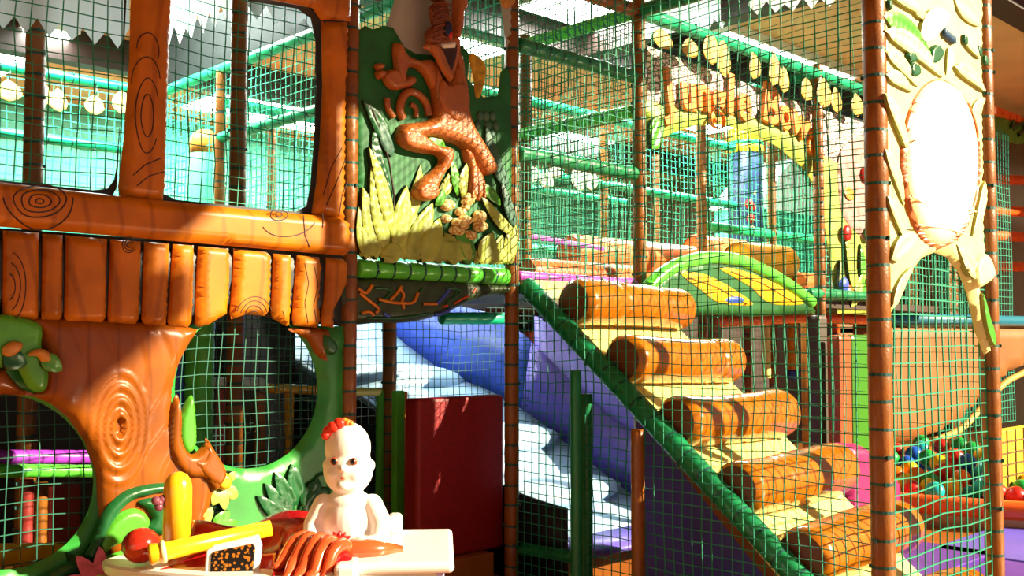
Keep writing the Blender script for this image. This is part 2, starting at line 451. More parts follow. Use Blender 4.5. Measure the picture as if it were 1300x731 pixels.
ceiling_light(400, 150, 1.4, 1.6, 'lamp panel glowing behind the window lamp, close to the window upright', 190)
ceiling_light(985, 78, 2.6, 0.5, 'long lamp strip above the hanging leaves of the sign', 230)
ceiling_light(14, 68, 0.45, 2.4, 'long lamp strip over the deck at the plank wall end', 160)
ceiling_light(213, 100, 0.35, 0.35, 'small square lamp beside the tree house window post', 50)
ceiling_light(250, -46, 1.2, 1.2, 'added unseen fill lamp just behind the white zigzag valance of the second window', 110)  # added out of view to light the cloth from behind
ceiling_light(60, -50, 1.2, 1.0, 'added unseen fill lamp just above the grey zigzag valance of the first window', 80)  # added out of view to brighten the grey cloth
ceiling_light(560, 60, 1.2, 0.8, 'added fill lamp hidden behind the creature relief board', 200)  # added behind the board only for the light it gives
ceiling_light(880, 150, 2.0, 0.9, 'added fill lamp deep over the far play area behind the sign', 260)  # added as fill to brighten the far play area
ceiling_light(700, 175, 2.0, 0.9, 'added fill lamp deep over the far nets behind the stair', 260)  # added as fill to brighten the far nets

# ------------------------------------------------------------------ padded posts
padded('padded_post', 'brown padded post between the plank wall and the creature board', 'post', (X0, YF, 0), (X0, YF, 3.7), .046, BROWN)
padded('padded_post', 'brown padded post at the joint of creature board and stair rail top', 'post', (X1, YF, 0), (X1, YF, 3.7), .043, BROWN)
padded('padded_post', 'brown padded post at the far upper end of the roller stair', 'post', (X2, YF, 0), (X2, YF, 3.7), .046, BROWN)
padded('padded_post', 'thick brown padded post in front of the lowest stair roller', 'post', (X1, YN, 0), (X1, YN, 3.7), .05, BROWN)
padded('padded_post', 'slim brown padded post on the outer edge of the oval panel', 'post', (X2, YN, 0), (X2, YN, 3.7), .046, BROWN)
padded('padded_post', 'dark brown post at the far end of the arched sign letters', 'post', (X4, YF, 0), (X4, YF, 3.7), .045, BROWN)
padded('padded_post', 'dark brown post behind the net in the first tree house window', 'post', (1.86, YB[0], 0), (1.86, YB[0], 3.7), .05, BROWN)
padded('padded_post', 'dark brown post behind the net in the second tree house window', 'post', (3.02, YB[0], 0), (3.02, YB[0], 3.7), .05, BROWN)
padded('padded_post', 'brown post under the painted deck edge beside the green mats', 'post', (X1, YB[0], 0), (X1, YB[0], 1.7), .046, BROWN)
padded('padded_post', 'orange-lit brown post close behind the stair corner post', 'post', (X2 + .03, YB[0] - .06, 1.7), (X2 + .03, YB[0] - .06, 3.7), .045, BROWN)
bp_far = [(X4, YB[1], 'brown post behind the pink rail of the roller stair'), (X4, YB[0], 'brown post below the middle of the arched sign'),
          (X5, YB[0], 'brown post beside the banded totem column'), (X1, YB[2], 'thin brown post beside the mint column in the second window'),
          (X2, YB[3], 'thin brown post behind the lamp in the second window'), (X3, YB[3], 'thin brown post far behind the stair corner'),
          (0.7, YB[1], 'brown post far behind the first tree house window'), (X5 + 1.17, YB[2], 'brown post far behind the totem column'),
          (X3, YB[2], 'grey-brown post far behind the orange rollers')]
for x, y, lab in bp_far:
    padded('padded_post', lab, 'post', (x, y, 0), (x, y, 3.7), .045, BROWN, sp=0.2, group='posts of the far play frame')

# ------------------------------------------------------------------ padded rails of the frame
ZD = 1.74
def rail(label, p0, p1, m, r=.047, ties=True, group=None, tiem=None, sp=.115):
    padded('padded_rail', label, 'rail', p0, p1, r, m, tiem or TIE, sp, group, ties)
rail('lime green padded rail below the creature board', (X0 + .05, YF, ZD + .04), (X1 - .05, YF, ZD + .04), GREENV, .05, sp=.105)
rail('pink padded rail at the head of the roller stair', (X1 + .05, YF, ZD + .05), (X2 - .05, YF, ZD + .05), PINK, .03)
zA = on(1, YF, 735, 208).z; zB = on(1, YF, 735, 78).z; zC = on(1, YF, 735, -22).z
rail('dark green padded rail halfway up the net over the stair head', (X1 + .05, YF, zA), (X2 - .05, YF, zA), GREEND, .045)
rail('dark green padded rail higher up the net over the stair head', (X1 + .05, YF, zB), (X2 - .05, YF, zB), GREEND, .045)
TOPR = 3.62
rail('brown padded top rail from the creature board to the stair corner', (X1 + .05, YF, TOPR), (X2 - .05, YF, TOPR), BROWN, .047)
rail('olive green top rail running over the stair tower', (X2, YF - .05, TOPR), (X2, YN + .05, TOPR), GREEND, .047)
rail('green padded top rail running back from the stair corner', (X2, YF + .05, TOPR), (X2, YB[0], TOPR), GREENV, .047)
rail('bright green padded rail running back below the top rail', (X2, YF + .05, 2.95), (X2, YB[0] - .05, 2.95), GREENV, .045)
# deep rails
deep = [((X1, YF + .05, 3.68), (X1, YB[3], 3.68), 'mint rail rising across the second tree house window'),
        ((0.0, YB[3], 3.68), (X1, YB[3], 3.68), 'mint rail crossing the upper part of the first window'),
        ((0.0, YB[3], 3.12), (X1, YB[3], 3.12), 'mint rail crossing the middle of the first window'),
        ((X1, YB[2], 3.4), (X3, YB[2], 3.4), 'mint rail falling behind the second window'),
        ((X1, YB[0], 3.1), (X1, YB[2], 3.1), 'lower mint rail rising across the second window'),
        ((X1, YB[3], 2.6), (X5, YB[3], 2.6), 'mint rail low behind the second window and stair'),
        ((X2, YB[1], 2.95), (X5 + 1.17, YB[1], 2.95), 'mint rail behind the net over the stair head'),
        ((X2, YB[1], 2.25), (X5 + 1.17, YB[1], 2.25), 'mint rail behind the pink rail'),
        ((X2, YB[1], 3.62), (X5 + 1.17, YB[1], 3.62), 'mint top rail far behind the stair head'),
        ((X4, YF, 3.62), (X4, YB[3], 3.62), 'mint top rail running back at the arched sign end'),
        ((X2, YF, 3.62), (X5 + 1.17, YF, 3.62), 'green top rail carrying the hanging leaf shapes'),
        ((X3, YB[3], 3.3), (X5 + 2, YB[3], 3.3), 'mint rail furthest behind the arched sign'),
        ((X4, YB[0], 2.45), (X5 + 2, YB[0], 2.45), 'mint rail crossing behind the totem column'),
        ((X5 + .2, YF, ZD + .05), (X4 - 0.2, YF, ZD + .05), 'dark green deck rail behind the stair tower')]
for a, b, lab in deep:
    rail(lab, a, b, GREEND if 'dark' in lab else MINT, .046, sp=.2, group='rails of the far play frame')
rail('pale pink rail behind the net over the orange rollers', on(1, YB[0], 672, 300), on(1, YB[0], 765, 316), PINK, .024, ties=False)

# deck of the upper level
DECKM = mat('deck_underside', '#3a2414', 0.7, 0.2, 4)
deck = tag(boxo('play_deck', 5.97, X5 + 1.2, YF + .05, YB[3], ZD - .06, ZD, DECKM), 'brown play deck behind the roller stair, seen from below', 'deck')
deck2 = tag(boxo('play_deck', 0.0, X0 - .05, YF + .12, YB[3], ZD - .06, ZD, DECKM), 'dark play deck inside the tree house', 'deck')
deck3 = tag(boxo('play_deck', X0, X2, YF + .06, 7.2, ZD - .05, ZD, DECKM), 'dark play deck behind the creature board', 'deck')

# ------------------------------------------------------------------ nets
FY = Frame('y', YF + .02); FN = Frame('y', YN); FXL = Frame('x', X1); FXR = Frame('x', X2)
net('safety_net', 'green net inside the tree house window openings', Frame('y', YF + .06), 0.6, X0 - .04, 2.0, 3.66, .062)
net('safety_net', 'green net across the holes of the tree trunk panel', Frame('y', YF + .07), 0.6, X0 - .04, 0.02, 1.68, .062, m=mat('net_cord_shaded', '#0a5e4a', .6))  # darker cord copy, shade inside the holes put into its colour
net('safety_net', 'green net over the head of the roller stair', FY, X1 + .04, X2 - .04, ZD + .1, TOPR, .058)
net('safety_net', 'green net below the deck between creature board and stair', Frame('y', YB[0] + .3), X0, X2 + .6, 0.3, 1.66, .06, m=TIE)
net('safety_net', 'green side net of the roller stair, from ground to top rail', FXL, YN + .05, YF - .05, 0.03, 3.66, .058, th=.0042)
net('safety_net', 'green net on the outer side of the roller stair', FXR, YN + .05, YF - .05, 0.9, 3.6, .075, th=.003)
net('safety_net', 'green net hanging under the oval panel arch', FN, X1 + .05, X2 - .05, 0.25, 1.95, .07, th=.0055, jit=.004)
net('safety_net', 'green net behind the creature board beside its cut openings', FY, X0 + .05, X1 - .05, 2.3, 3.66, .06)
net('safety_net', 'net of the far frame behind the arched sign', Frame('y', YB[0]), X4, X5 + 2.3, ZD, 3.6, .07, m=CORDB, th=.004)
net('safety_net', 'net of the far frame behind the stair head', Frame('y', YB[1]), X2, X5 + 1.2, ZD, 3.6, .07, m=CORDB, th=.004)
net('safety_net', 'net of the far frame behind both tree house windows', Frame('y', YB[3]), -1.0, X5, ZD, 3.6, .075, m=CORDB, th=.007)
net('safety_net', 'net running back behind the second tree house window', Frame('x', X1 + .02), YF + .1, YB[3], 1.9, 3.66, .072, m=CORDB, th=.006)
net('safety_net', 'net running back from the stair corner post', Frame('x', X2 + .02), YF + .1, YB[0], ZD, 3.6, .065, th=.005)
net('safety_net', 'net low down at the far side of the ball pit', Frame('y', 4.9), 9.5, 13.5, 0.4, 4.0, .085, m=CORD, th=.007)

# ------------------------------------------------------------------ tree house front (one panel: window frame, beam, planks)
FH = Frame('y', YF - .06)
th_ = empty('treehouse_front', (1.8, YF - .06, ZD), 'varnished wood-look tree house front with window openings above a plank wall', 'play panel')
def W(L): return FH.pts(L)
pillow('header_board', W([(205, -30), (440, -15), (440, 29), (402, 27), (392, 12), (318, -2), (205, -8)]), FH, WOOD, th_, .03, .04, .02, .03, smooth=False)
pillow('upright_post', W([(165, -60), (215, -60), (213, 0), (211, 60), (207, 170), (205, 240), (203, 256), (150, 250), (147, 238), (154, 180), (161, 80)]), FH, WOOD, th_, .02, .05, .025, .025, smooth=False)
pillow('upright_post', W([(404, 28), (436, 30), (434, 120), (431, 282), (392, 272), (398, 235), (403, 175), (406, 110)]), FH, WOOD, th_, .02, .05, .02, .025, smooth=False)
bm_out = W([(-120, 220), (-60, 226), (0, 233), (110, 246), (205, 256), (300, 266), (425, 277), (435, 283), (437, 300), (436, 320), (431, 325), (300, 314), (150, 301), (0, 289), (-120, 280)])
beam = pillow('sill_board', bm_out, FH, WOOD, th_, .035, .055, .03, .025, smooth=False)
rim1 = pillow('window_rim', W([(-120, -60), (165, -60), (150, 238), (145, 247), (-120, 228)]), FH, RIM, th_, -.02, .05, .01, .05, smooth=False,
       holes=[W([(-100, -50), (161, -50), (157, 120), (150, 212), (147, 228), (138, 239), (120, 241), (-100, 217)])], hole_smooth=False)
rim2 = pillow('window_rim', W([(203, -40), (440, -25), (440, 100), (432, 285), (395, 276), (200, 256)]), FH, RIM, th_, -.02, .05, .01, .05, smooth=False,
       holes=[W([(212, -30), (312, -28), (318, 0), (380, 10), (397, 22), (403, 50), (404, 110), (401, 180), (396, 240), (391, 261), (378, 268), (350, 266), (225, 253), (210, 246), (205, 232), (208, 150)])], hole_smooth=False)
pl = [[(2, 293), (47, 296), (46, 404), (40, 406), (8, 404), (1, 400)], [(52, 297), (77, 299), (76, 402), (72, 407), (51, 406), (50, 400)],
      [(81, 299), (133, 304), (131, 404), (126, 410), (82, 409), (79, 403)], [(138, 304), (176, 307), (173, 405), (169, 412), (136, 410), (134, 402)],
      [(181, 307), (212, 310), (208, 410), (204, 414), (180, 412), (177, 405)], [(217, 310), (243, 312), (240, 408), (236, 415), (212, 414), (210, 408)],
      [(249, 313), (287, 316), (288, 345), (285, 398), (262, 412), (250, 415), (245, 411), (247, 350)],
      [(294, 316), (335, 320), (340, 325), (338, 395), (333, 401), (310, 399), (291, 405), (289, 398), (293, 350)],
      [(344, 322), (366, 324), (365, 380), (364, 412), (361, 414), (343, 404), (341, 396), (343, 360)],
      [(374, 324), (402, 327), (404, 345), (400, 385), (403, 405), (399, 416), (370, 413), (368, 405), (371, 360)],
      [(411, 327), (432, 329), (438, 340), (437, 355), (430, 375), (421, 390), (419, 405), (421, 416), (406, 414), (404, 405), (408, 380)]]
for L in pl: pillow('plank', W(L), FH, WOOD, th_, .015, .04, .018, .022, smooth=False)
for L in ([(-60, 289), (-4, 292), (-4, 403), (-60, 401)], [(-118, 284), (-65, 288), (-65, 400), (-118, 398)]): pillow('plank', W(L), FH, WOOD, th_, .015, .04, .018, .03, smooth=False)
pillow('backing_board', W([(-120, 280), (440, 320), (436, 414), (345, 403), (330, 398), (300, 397), (270, 406), (240, 414), (-120, 399)]), FH, RIM, th_, -.03, .045, .005, .06, smooth=False)
# painted grain rings, raised lines on the boards
def lines(name, parent, fr, polys, h, r=.003, m=None):
    mb = MB()
    for L in polys:
        mb.tube([fr.p(*fr.px(*q), h) for q in L], r, 5, False)
    o = mb.build(name, m or DARKW, parent, True)
    if len(polys) > 1: o['kind'] = 'stuff'
    return o
def arc_px(cx, cy, rx, ry, a0=0, a1=360, n=22, wob=.04, seed=0):
    rs = random.Random(seed)
    return [(cx + rx * (1 + wob * math.sin(3 * t + seed)) * math.cos(t), cy + ry * (1 + wob * math.sin(2 * t + seed)) * math.sin(t)) for t in [math.radians(a0 + (a1 - a0) * i / n) for i in range(n + 1)]]
lines('grain_rings', beam, FH, [arc_px(40, 258, r_, r_ * .62, 20, 380, 26, .06, i) for i, r_ in enumerate((5, 14, 24, 33))] +
      [arc_px(40, 250, 44, 42, 5, 175, 14, .05, 5), arc_px(341, 274, 4, 3, seed=1), arc_px(341, 275, 11, 7, seed=2), arc_px(352, 276, 38, 26, 20, 150, 14, .05, 3), [(396, 273), (397, 282), (396, 291)], [(372, 275), (374, 300), (380, 315)]], .0905)
lines('grain_lines', th_, FH, [[(x + 2, 300 + 6 * k) for x in (4, 12, 20)] for k in ()] +
      [arc_px(4, 365, r_, r_ * 1.9, -75, 75, 14, .03, r_) for r_ in (9, 16, 23)] + [arc_px(157, 312, r_, r_ * 1.1, 30, 330, 14, .05, r_) for r_ in (3, 6, 9)] +
      [arc_px(315, 402, r_, r_ * 1.15, 195, 345, 12, .03, r_) for r_ in (6, 12, 17, 22)] +
      [[(379, 335), (384, 360), (379, 385), (383, 410)], [(390, 335), (396, 362), (390, 388), (394, 410)], [(351, 395), (353, 402), (352, 408)]], .0555, .0022)
lines('grain_lines', th_, FH, [arc_px(180, 10, 12, 22, 200, 340, 10, .05, 1), arc_px(178, 70, 14, 25, 190, 380, 12, .05, 2), arc_px(176, 110, 18, 34, 180, 350, 12, .03, 3), arc_px(178, 150, 8, 26, 0, 360, 18, .04, 5), arc_px(178, 150, 15, 46, 40, 330, 18, .04, 4),
      [(160, 225), (175, 212), (196, 203)], [(165, 238), (180, 226), (200, 220)], [(400, 250), (410, 215), (424, 190)], [(404, 262), (416, 235), (428, 205)], [(420, 276), (424, 250), (431, 232)]], .0705, .0025)

# ------------------------------------------------------------------ tree trunk panel below (one panel)
FT = Frame('y', YF - .03)
tp = empty('tree_trunk_panel', (1.9, YF - .03, 0.0), 'green play panel with brown tree trunk relief and a large round hole', 'play panel')
def T(L): return FT.pts(L)
xl = -0.2
hole1 = arc_px(314, 494, 91, 101, 0, 360, 40, 0); hole2 = arc_px(0, 612, 120, 112, 0, 360, 40, 0)
board = pillow('board', [FT.px(-160, 400), FT.px(438, 414), (X0 - .045, 0.02), (FT.px(-160, 400)[0], 0.02)], FT, BOARDG, tp, -.015, .035, .012, .035, smooth=False,
       holes=[T(hole1[:-1]), T(hole2[:-1])], hole_smooth=False)
knot = FT.px(143, 541); kx = abs(FT.px(155, 541)[0] - knot[0]); kz = abs(FT.px(143, 565)[1] - knot[1])
def trunk_h(x, y, h, d):
    e = np.hypot((x - knot[0]) / kx, (y - knot[1]) / kz)
    g = np.where(e < 3.2, np.cos(e * 2 * math.pi / 0.72) * .012 * np.clip(1.25 - e / 3.2, 0, 1), 0) - .03 * np.exp(-(e / .35) ** 2)
    s = np.sin((x * 4.2 + 0.5 * np.sin(y * 3.4) + .25 * np.sin(y * 8 + 1)) * 2 * math.pi) ** 12 * .005 * np.clip((e - 2.6), 0, 1)
    return h + (g - s) * np.clip(d / .03, 0, 1)
trunk = pillow('tree_trunk', T([(28, 402), (110, 404), (215, 411), (247, 418), (236, 436), (222, 462), (214, 492), (213, 522), (219, 548), (228, 572), (243, 578), (258, 590), (279, 603), (266, 628), (258, 655), (256, 690), (242, 760), (150, 760), (128, 690), (121, 640), (119, 598), (105, 560), (84, 530), (62, 512), (40, 503), (0, 500), (-60, 510), (-60, 470), (0, 466), (22, 492), (40, 500), (52, 490), (54, 460), (45, 425)]),
       FT, WOOD_T, tp, .02, .055, .06, .0135, smooth=False, hfn=trunk_h)
pillow('root_bulge', T([(216, 500), (222, 530), (222, 556), (234, 575), (250, 562), (254, 556), (276, 598), (262, 622), (246, 606), (228, 604), (212, 588), (204, 560), (207, 522)]), FT, WOOD_T, tp, .06, .04, .03, .013)
pillow('root_bulge', T([(252, 560), (276, 596), (264, 615), (240, 596), (232, 580), (246, 580)]), FT, WOOD_T, tp, .075, .03, .02, .013)
pillow('branch_stub', T([(362, 417), (408, 417), (415, 428), (420, 440), (410, 446), (412, 458), (398, 450), (385, 430)]), FT, WOOD_T, tp, .02, .035, .03, .015)
pillow('leaf', T([(402, 425), (412, 428), (420, 438), (416, 450), (404, 446)]), FT, LEAF_D, tp, .045, .03, .02, .01)
pillow('hole_rim_leaf', T([(236, 503), (240, 560), (228, 574), (219, 562), (217, 540), (224, 515)]), FT, LEAF_M, tp, .06, .03, .02, .012)
pillow('leaf', T([(-40, 402), (38, 409), (44, 440), (52, 470), (50, 492), (38, 497), (25, 488), (14, 468), (0, 466), (-40, 460)]), FT, LEAF_M, tp, .07, .03, .03, .014)
leafo('leaf', FT, (40, 452), (66, 470), .065, LEAF_M, tp, .1, .022)
leafo('leaf', FT, (-8, 452), (22, 462), .08, LEAF_D, tp, .1, .022)
SEED = mat('seed_tan', '#c98a3c', 0.45, 0.25, 20)
pillow('seed_pod', T([(22, 451), (30, 444), (42, 443), (51, 450), (49, 458), (40, 459), (34, 452)]), FT, SEED, tp, .11, .025, .02, .009)
pillow('seed_pod', T([(-8, 440), (4, 433), (16, 436), (12, 446), (2, 452), (-8, 450)]), FT, SEED, tp, .11, .025, .02, .009)
# leaves at the trunk's foot
pillow('leaf', T([(98, 706), (110, 680), (118, 654), (130, 636), (150, 620), (180, 612), (206, 611), (214, 618), (190, 624), (160, 632), (140, 650), (128, 676), (115, 702)]), FT, LEAF_D, tp, .07, .035, .025, .012)
pillow('leaf', T([(114, 690), (124, 664), (140, 648), (158, 642), (172, 648), (178, 660), (170, 676), (150, 682), (132, 690), (118, 700)]), FT, LEAF_M, tp, .085, .035, .03, .012)
pillow('leaf', T([(165, 634), (190, 628), (214, 632), (216, 655), (204, 672), (188, 676), (176, 668), (182, 655), (176, 644)]), FT, LEAF_D, tp, .075, .03, .02, .012)
pillow('leaf', T([(110, 712), (135, 698), (160, 690), (186, 680), (182, 690), (150, 704), (125, 722)]), FT, LEAF_M, tp, .08, .03, .02, .012)
pillow('leaf', T([(160, 704), (190, 690), (215, 688), (212, 700), (180, 716), (158, 730)]), FT, LEAF_D, tp, .07, .03, .02, .012)
pillow('leaf', T([(40, 735), (60, 720), (85, 708), (105, 704), (98, 722), (80, 745), (50, 760)]), FT, LEAF_D, tp, .06, .03, .02, .012)
PET = mat('pink_petal', '#d06a90', 0.4, 0.3, 30); PETR = mat('petal_edge', '#6a1020', 0.5)
fc = (112, 736)
for k in range(9):
    a = math.radians(150 + k * 40)
    p0 = (fc[0] + 9 * math.cos(a), fc[1] + 9 * math.sin(a)); p1 = (fc[0] + 46 * math.cos(a), fc[1] + 48 * math.sin(a))
    leafo('petal', FT, p0, p1, .055, PET, tp, .105, .025)
mb = MB(); c = FT.px(*fc); ellipsoid(mb, FT.p(*c, .115), (.045, .03, .045)); mb.build('flower_centre', mat('flower_yellow', '#c8c070', 0.5, 0.2, 30), tp, True)
# small yellow flower and pale leaves beside the hole
pillow('flower', T([(264, 603), (276, 598), (284, 604), (282, 616), (272, 620), (264, 614)]), FT, mat('flower_gold', '#e0a018', 0.4, 0.2, 30), tp, .06, .035, .02, .008)
for p0, p1, w_ in (((270, 620), (262, 640), .05), ((278, 618), (294, 630), .055), ((274, 620), (278, 646), .05), ((268, 616), (256, 612), .04), ((282, 606), (292, 598), .035)):
    leafo('leaf', FT, p0, p1, w_, LEAF_L, tp, .045, .025)
for p0, p1, w_, m_ in (((244, 664), (262, 642), .06, LEAF_L), ((262, 668), (284, 646), .07, LEAF_M), ((240, 672), (226, 650), .06, LEAF_L), ((270, 668), (294, 660), .05, LEAF_M)):
    leafo('leaf', FT, p0, p1, w_, m_, tp, .05, .025)
# big dark fern leaf on the green board
lines('leaf_stem', tp, FT, [[(372, 665), (378, 640), (388, 618), (400, 603), (414, 598), (424, 608), (428, 630)]], .03, .008, LEAF_D)
for p0, p1, w_ in (((368, 655), (322, 628), .07), ((370, 650), (332, 612), .07), ((374, 640), (345, 598), .08), ((378, 632), (366, 588), .09), ((386, 650), (400, 606), .12), ((380, 656), (416, 618), .10), ((396, 658), (424, 640), .08)):
    leafo('leaf', FT, p0, p1, w_, LEAF_D, tp, .02, .03, bend=.08)

# ------------------------------------------------------------------ creature relief board
FC = Frame('y', YF - .02)
cp = empty('creature_relief_board', (3.58, YF - .02, ZD + .1), 'jungle relief board of an orange furry animal squatting among pale leaves', 'play panel')
def K(L): return FC.pts(L)
pillow('grey_board', K([(516, -40), (576, -40), (590, 130), (646, 170), (646, 60), (632, -40), (652, -40), (652, 180), (456, 180), (456, 52), (480, 40), (490, 42)]), FC, GREY, cp, -.02, .03, .008, .03, smooth=False)
pillow('green_board', K([(453, 40), (462, 33), (472, 38), (486, 33), (498, 36), (512, 60), (525, 68), (560, 72), (572, 60), (585, 58), (596, 70), (592, 100), (612, 124), (630, 122), (634, 92), (642, 84), (647, 100), (648, 200), (647, 334), (600, 333), (540, 330), (454, 324)]), FC, BOARDD, cp, .008, .012, .006, .02, smooth=False)
def cre(name, L, base, depth, R=.035, m=None, parent=None, res=.0095):
    return pillow(name, K(L), FC, m or CREAT, parent or cp, base, depth, R, res)
body = cre('animal_body', [(543, 78), (552, 98), (556, 106), (562, 98), (567, 72), (574, 66), (581, 84), (582, 112), (587, 138), (593, 160), (606, 182), (619, 204), (623, 218), (616, 223), (606, 222), (598, 212), (590, 198), (576, 186), (560, 181), (545, 176), (528, 178), (512, 184), (502, 184), (498, 172), (503, 160), (520, 157), (534, 155), (543, 148), (544, 128), (541, 104)], .02, .075, .055)
cre('belly_patch', [(544, 118), (548, 104), (556, 112), (570, 108), (580, 118), (582, 140), (576, 153), (566, 157), (554, 148), (546, 134)], .088, .02, .02, parent=body)
cre('animal_leg', [(498, 168), (508, 164), (522, 168), (534, 178), (546, 186), (560, 188), (566, 196), (562, 212), (552, 226), (546, 240), (540, 254), (528, 255), (517, 252), (516, 242), (524, 230), (538, 220), (549, 208), (546, 199), (528, 196), (510, 192), (500, 184)], .04, .06, .035)
cre('animal_foot', [(517, 240), (528, 232), (540, 236), (543, 248), (538, 255), (528, 257), (518, 253)], .07, .045, .02)
cre('animal_leg', [(582, 190), (592, 194), (598, 210), (606, 224), (609, 238), (606, 251), (599, 255), (592, 252), (587, 240), (588, 218)], .02, .05, .03)
for q in ((592, 234, 590, 252), (598, 236, 598, 256), (604, 234, 605, 252)):
    lines('toe', cp, FC, [[(q[0], q[1]), ((q[0] + q[2]) / 2, (q[1] + q[3]) / 2), (q[2], q[3])]], .065, .012, CREAT)
cre('animal_arm', [(493, 62), (497, 56), (503, 60), (510, 72), (524, 78), (540, 78), (546, 92), (545, 112), (540, 114), (532, 98), (520, 88), (510, 90), (507, 104), (504, 114), (499, 106), (495, 88)], .03, .05, .03)
for L in ([(479, 98), (488, 90), (498, 92), (503, 102), (512, 98), (520, 102), (518, 110), (506, 114), (496, 116), (486, 112)], [(470, 84), (478, 82), (481, 88), (474, 92)], [(471, 93), (480, 91), (482, 99), (474, 102)]):
    cre('hand_finger', L, .03, .045, .02)
lines('curled_tail', cp, FC, [spline([(540, 148), (536, 132), (526, 121), (514, 118), (505, 128), (503, 142), (507, 152)], False, 6)], .03, .024, CREAT)
lines('tail_tip', cp, FC, [spline([(516, 133), (523, 138), (524, 150)], False, 5)], .03, .016, CREAT)
lines('tail_tip', cp, FC, [spline([(487, 126), (488, 138), (495, 150)], False, 5)], .03, .02, CREAT)
lines('arm_fur_ridge', cp, FC, [spline([(568, 74), (572, 92), (577, 110), (579, 124)], False, 5)], .09, .014, CREAT)
# head
head = cre('animal_head', [(528, 58), (545, 54), (566, 52), (570, 64), (566, 84), (560, 104), (556, 108), (552, 102), (542, 84), (532, 70), (524, 66)], .09, .02, .01, CREAT)
cre('open_mouth', [(542, 66), (562, 60), (563, 76), (556, 96), (548, 84)], .108, .006, .005, mat('mouth_dark', '#3a0f0a', .4), head)
pillow('tooth_bar', K([(543, 61), (561, 58), (561, 66), (545, 67)]), FC, WHITE, head, .11, .018, .006, .009, smooth=False)
cre('lower_jaw', [(530, 62), (541, 66), (550, 86), (557, 102), (554, 106), (545, 96), (536, 78)], .105, .03, .012)
cre('snout', [(525, 46), (534, 38), (545, 50), (544, 60), (532, 62), (524, 56)], .1, .04, .015, CREATD, head)
cre('brow', [(530, 14), (546, 6), (552, 24), (556, 44), (548, 54), (534, 40), (530, 26)], .1, .035, .015, CREATD, head)
cre('ear_tuft', [(522, -6), (534, -12), (556, -6), (548, 6), (536, 8), (528, 4)], .1, .03, .012, CREATD, head)
for k in range(7):
    y = 10 + 7 * k; lines('whisker_ridge', head, FC, [[(528 + (k % 3), y + 4), (540, y), (553, y + 5)]], .14, .006, CREATD)
pillow('ear', K([(564, -30), (577, -30), (578, 15), (574, 20), (573, 40), (568, 56), (562, 50), (565, 10)]), FC, CREAT, head, .06, .06, .015, .01, smooth=False)
mb = MB(); ellipsoid(mb, FC.p(*FC.px(548, 44), .14), (.028, .015, .045)); mb.build('eye', mat('eye_blue', '#101c48', .15), head, True)
mb = MB(); ellipsoid(mb, FC.p(*FC.px(550, 52), .145), (.014, .012, .02)); mb.build('tongue', REDV, head, True)
# leaves of the relief
LV = [((462, 330), (452, 262), .10, LEAF_L), ((474, 330), (456, 238), .11, LEAF_L), ((484, 322), (466, 206), .10, LEAF_L), ((490, 300), (462, 188), .08, LEAF_L), ((492, 260), (470, 158), .08, LEAF_D), ((488, 190), (456, 128), .09, LEAF_D), ((492, 200), (478, 150), .07, LEAF_G),
      ((496, 320), (510, 236), .12, LEAF_L), ((500, 290), (530, 210), .09, LEAF_L), ((500, 330), (522, 262), .12, LEAF_L), ((512, 330), (544, 258), .13, LEAF_L), ((530, 334), (552, 278), .14, LEAF_L), ((556, 334), (545, 290), .14, LEAF_L), ((575, 336), (560, 296), .13, LEAF_L),
      ((592, 336), (572, 292), .12, LEAF_M), ((604, 336), (620, 296), .12, LEAF_L), ((622, 336), (634, 298), .12, LEAF_L), ((640, 336), (648, 280), .1, LEAF_L), ((648, 300), (604, 248), .07, LEAF_L), ((646, 290), (630, 232), .07, LEAF_G), ((640, 240), (616, 196), .08, LEAF_G), ((632, 220), (612, 160), .08, LEAF_G),
      ((575, 250), (566, 200), .06, LEAF_M), ((580, 252), (586, 208), .06, LEAF_L), ((552, 250), (570, 214), .07, LEAF_L), ((560, 186), (534, 178), .05, LEAF_M), ((604, 236), (630, 262), .07, LEAF_M), ((546, 262), (556, 240), .05, LEAF_M), ((470, 310), (500, 262), .07, LEAF_L), ((484, 334), (500, 298), .1, LEAF_L)]
for i, (p0, p1, w_, m_) in enumerate(LV): leafo('leaf', FC, p0, p1, w_, m_, cp, .015 + .006 * (i % 4), .032, bend=random.uniform(-.1, .1))
for i, L in enumerate(([(448, 280), (464, 298), (477, 316), (473, 326), (453, 326)], [(476, 316), (485, 308), (494, 304), (502, 312), (506, 321), (502, 328), (479, 328)], [(494, 304), (511, 302), (533, 286), (538, 304), (540, 316), (533, 331), (506, 329)],
                       [(546, 300), (560, 306), (575, 304), (590, 308), (594, 320), (592, 332), (536, 332), (541, 318)], [(595, 318), (611, 307), (629, 316), (644, 322), (646, 335), (598, 335)])):
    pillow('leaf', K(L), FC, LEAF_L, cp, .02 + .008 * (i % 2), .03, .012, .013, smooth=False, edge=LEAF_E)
lines('leaf_stem', cp, FC, [[(490, 326), (491, 290), (494, 250), (488, 210), (480, 180), (466, 140)], [(592, 330), (594, 318), (590, 300)]], .045, .006, DARKW)
STN = speckled('pale_stone', '#efe0a0', '#b8863c', 26, 0.6, .03, .14)
rs = random.Random(3)
for i in range(26):
    x = rs.uniform(545, 612); y = rs.uniform(248, 304)
    if abs(x - 578) / 40 + abs(y - 272) / 40 > 1.05: continue
    s_ = rs.uniform(5, 9)
    pillow('pebble', K([(x - s_, y), (x - s_ * .5, y - s_ * .8), (x + s_ * .6, y - s_ * .7), (x + s_, y + s_ * .2), (x + s_ * .3, y + s_ * .8), (x - s_ * .6, y + s_ * .7)]), FC, STN, cp, .03, .035, .02, .012)
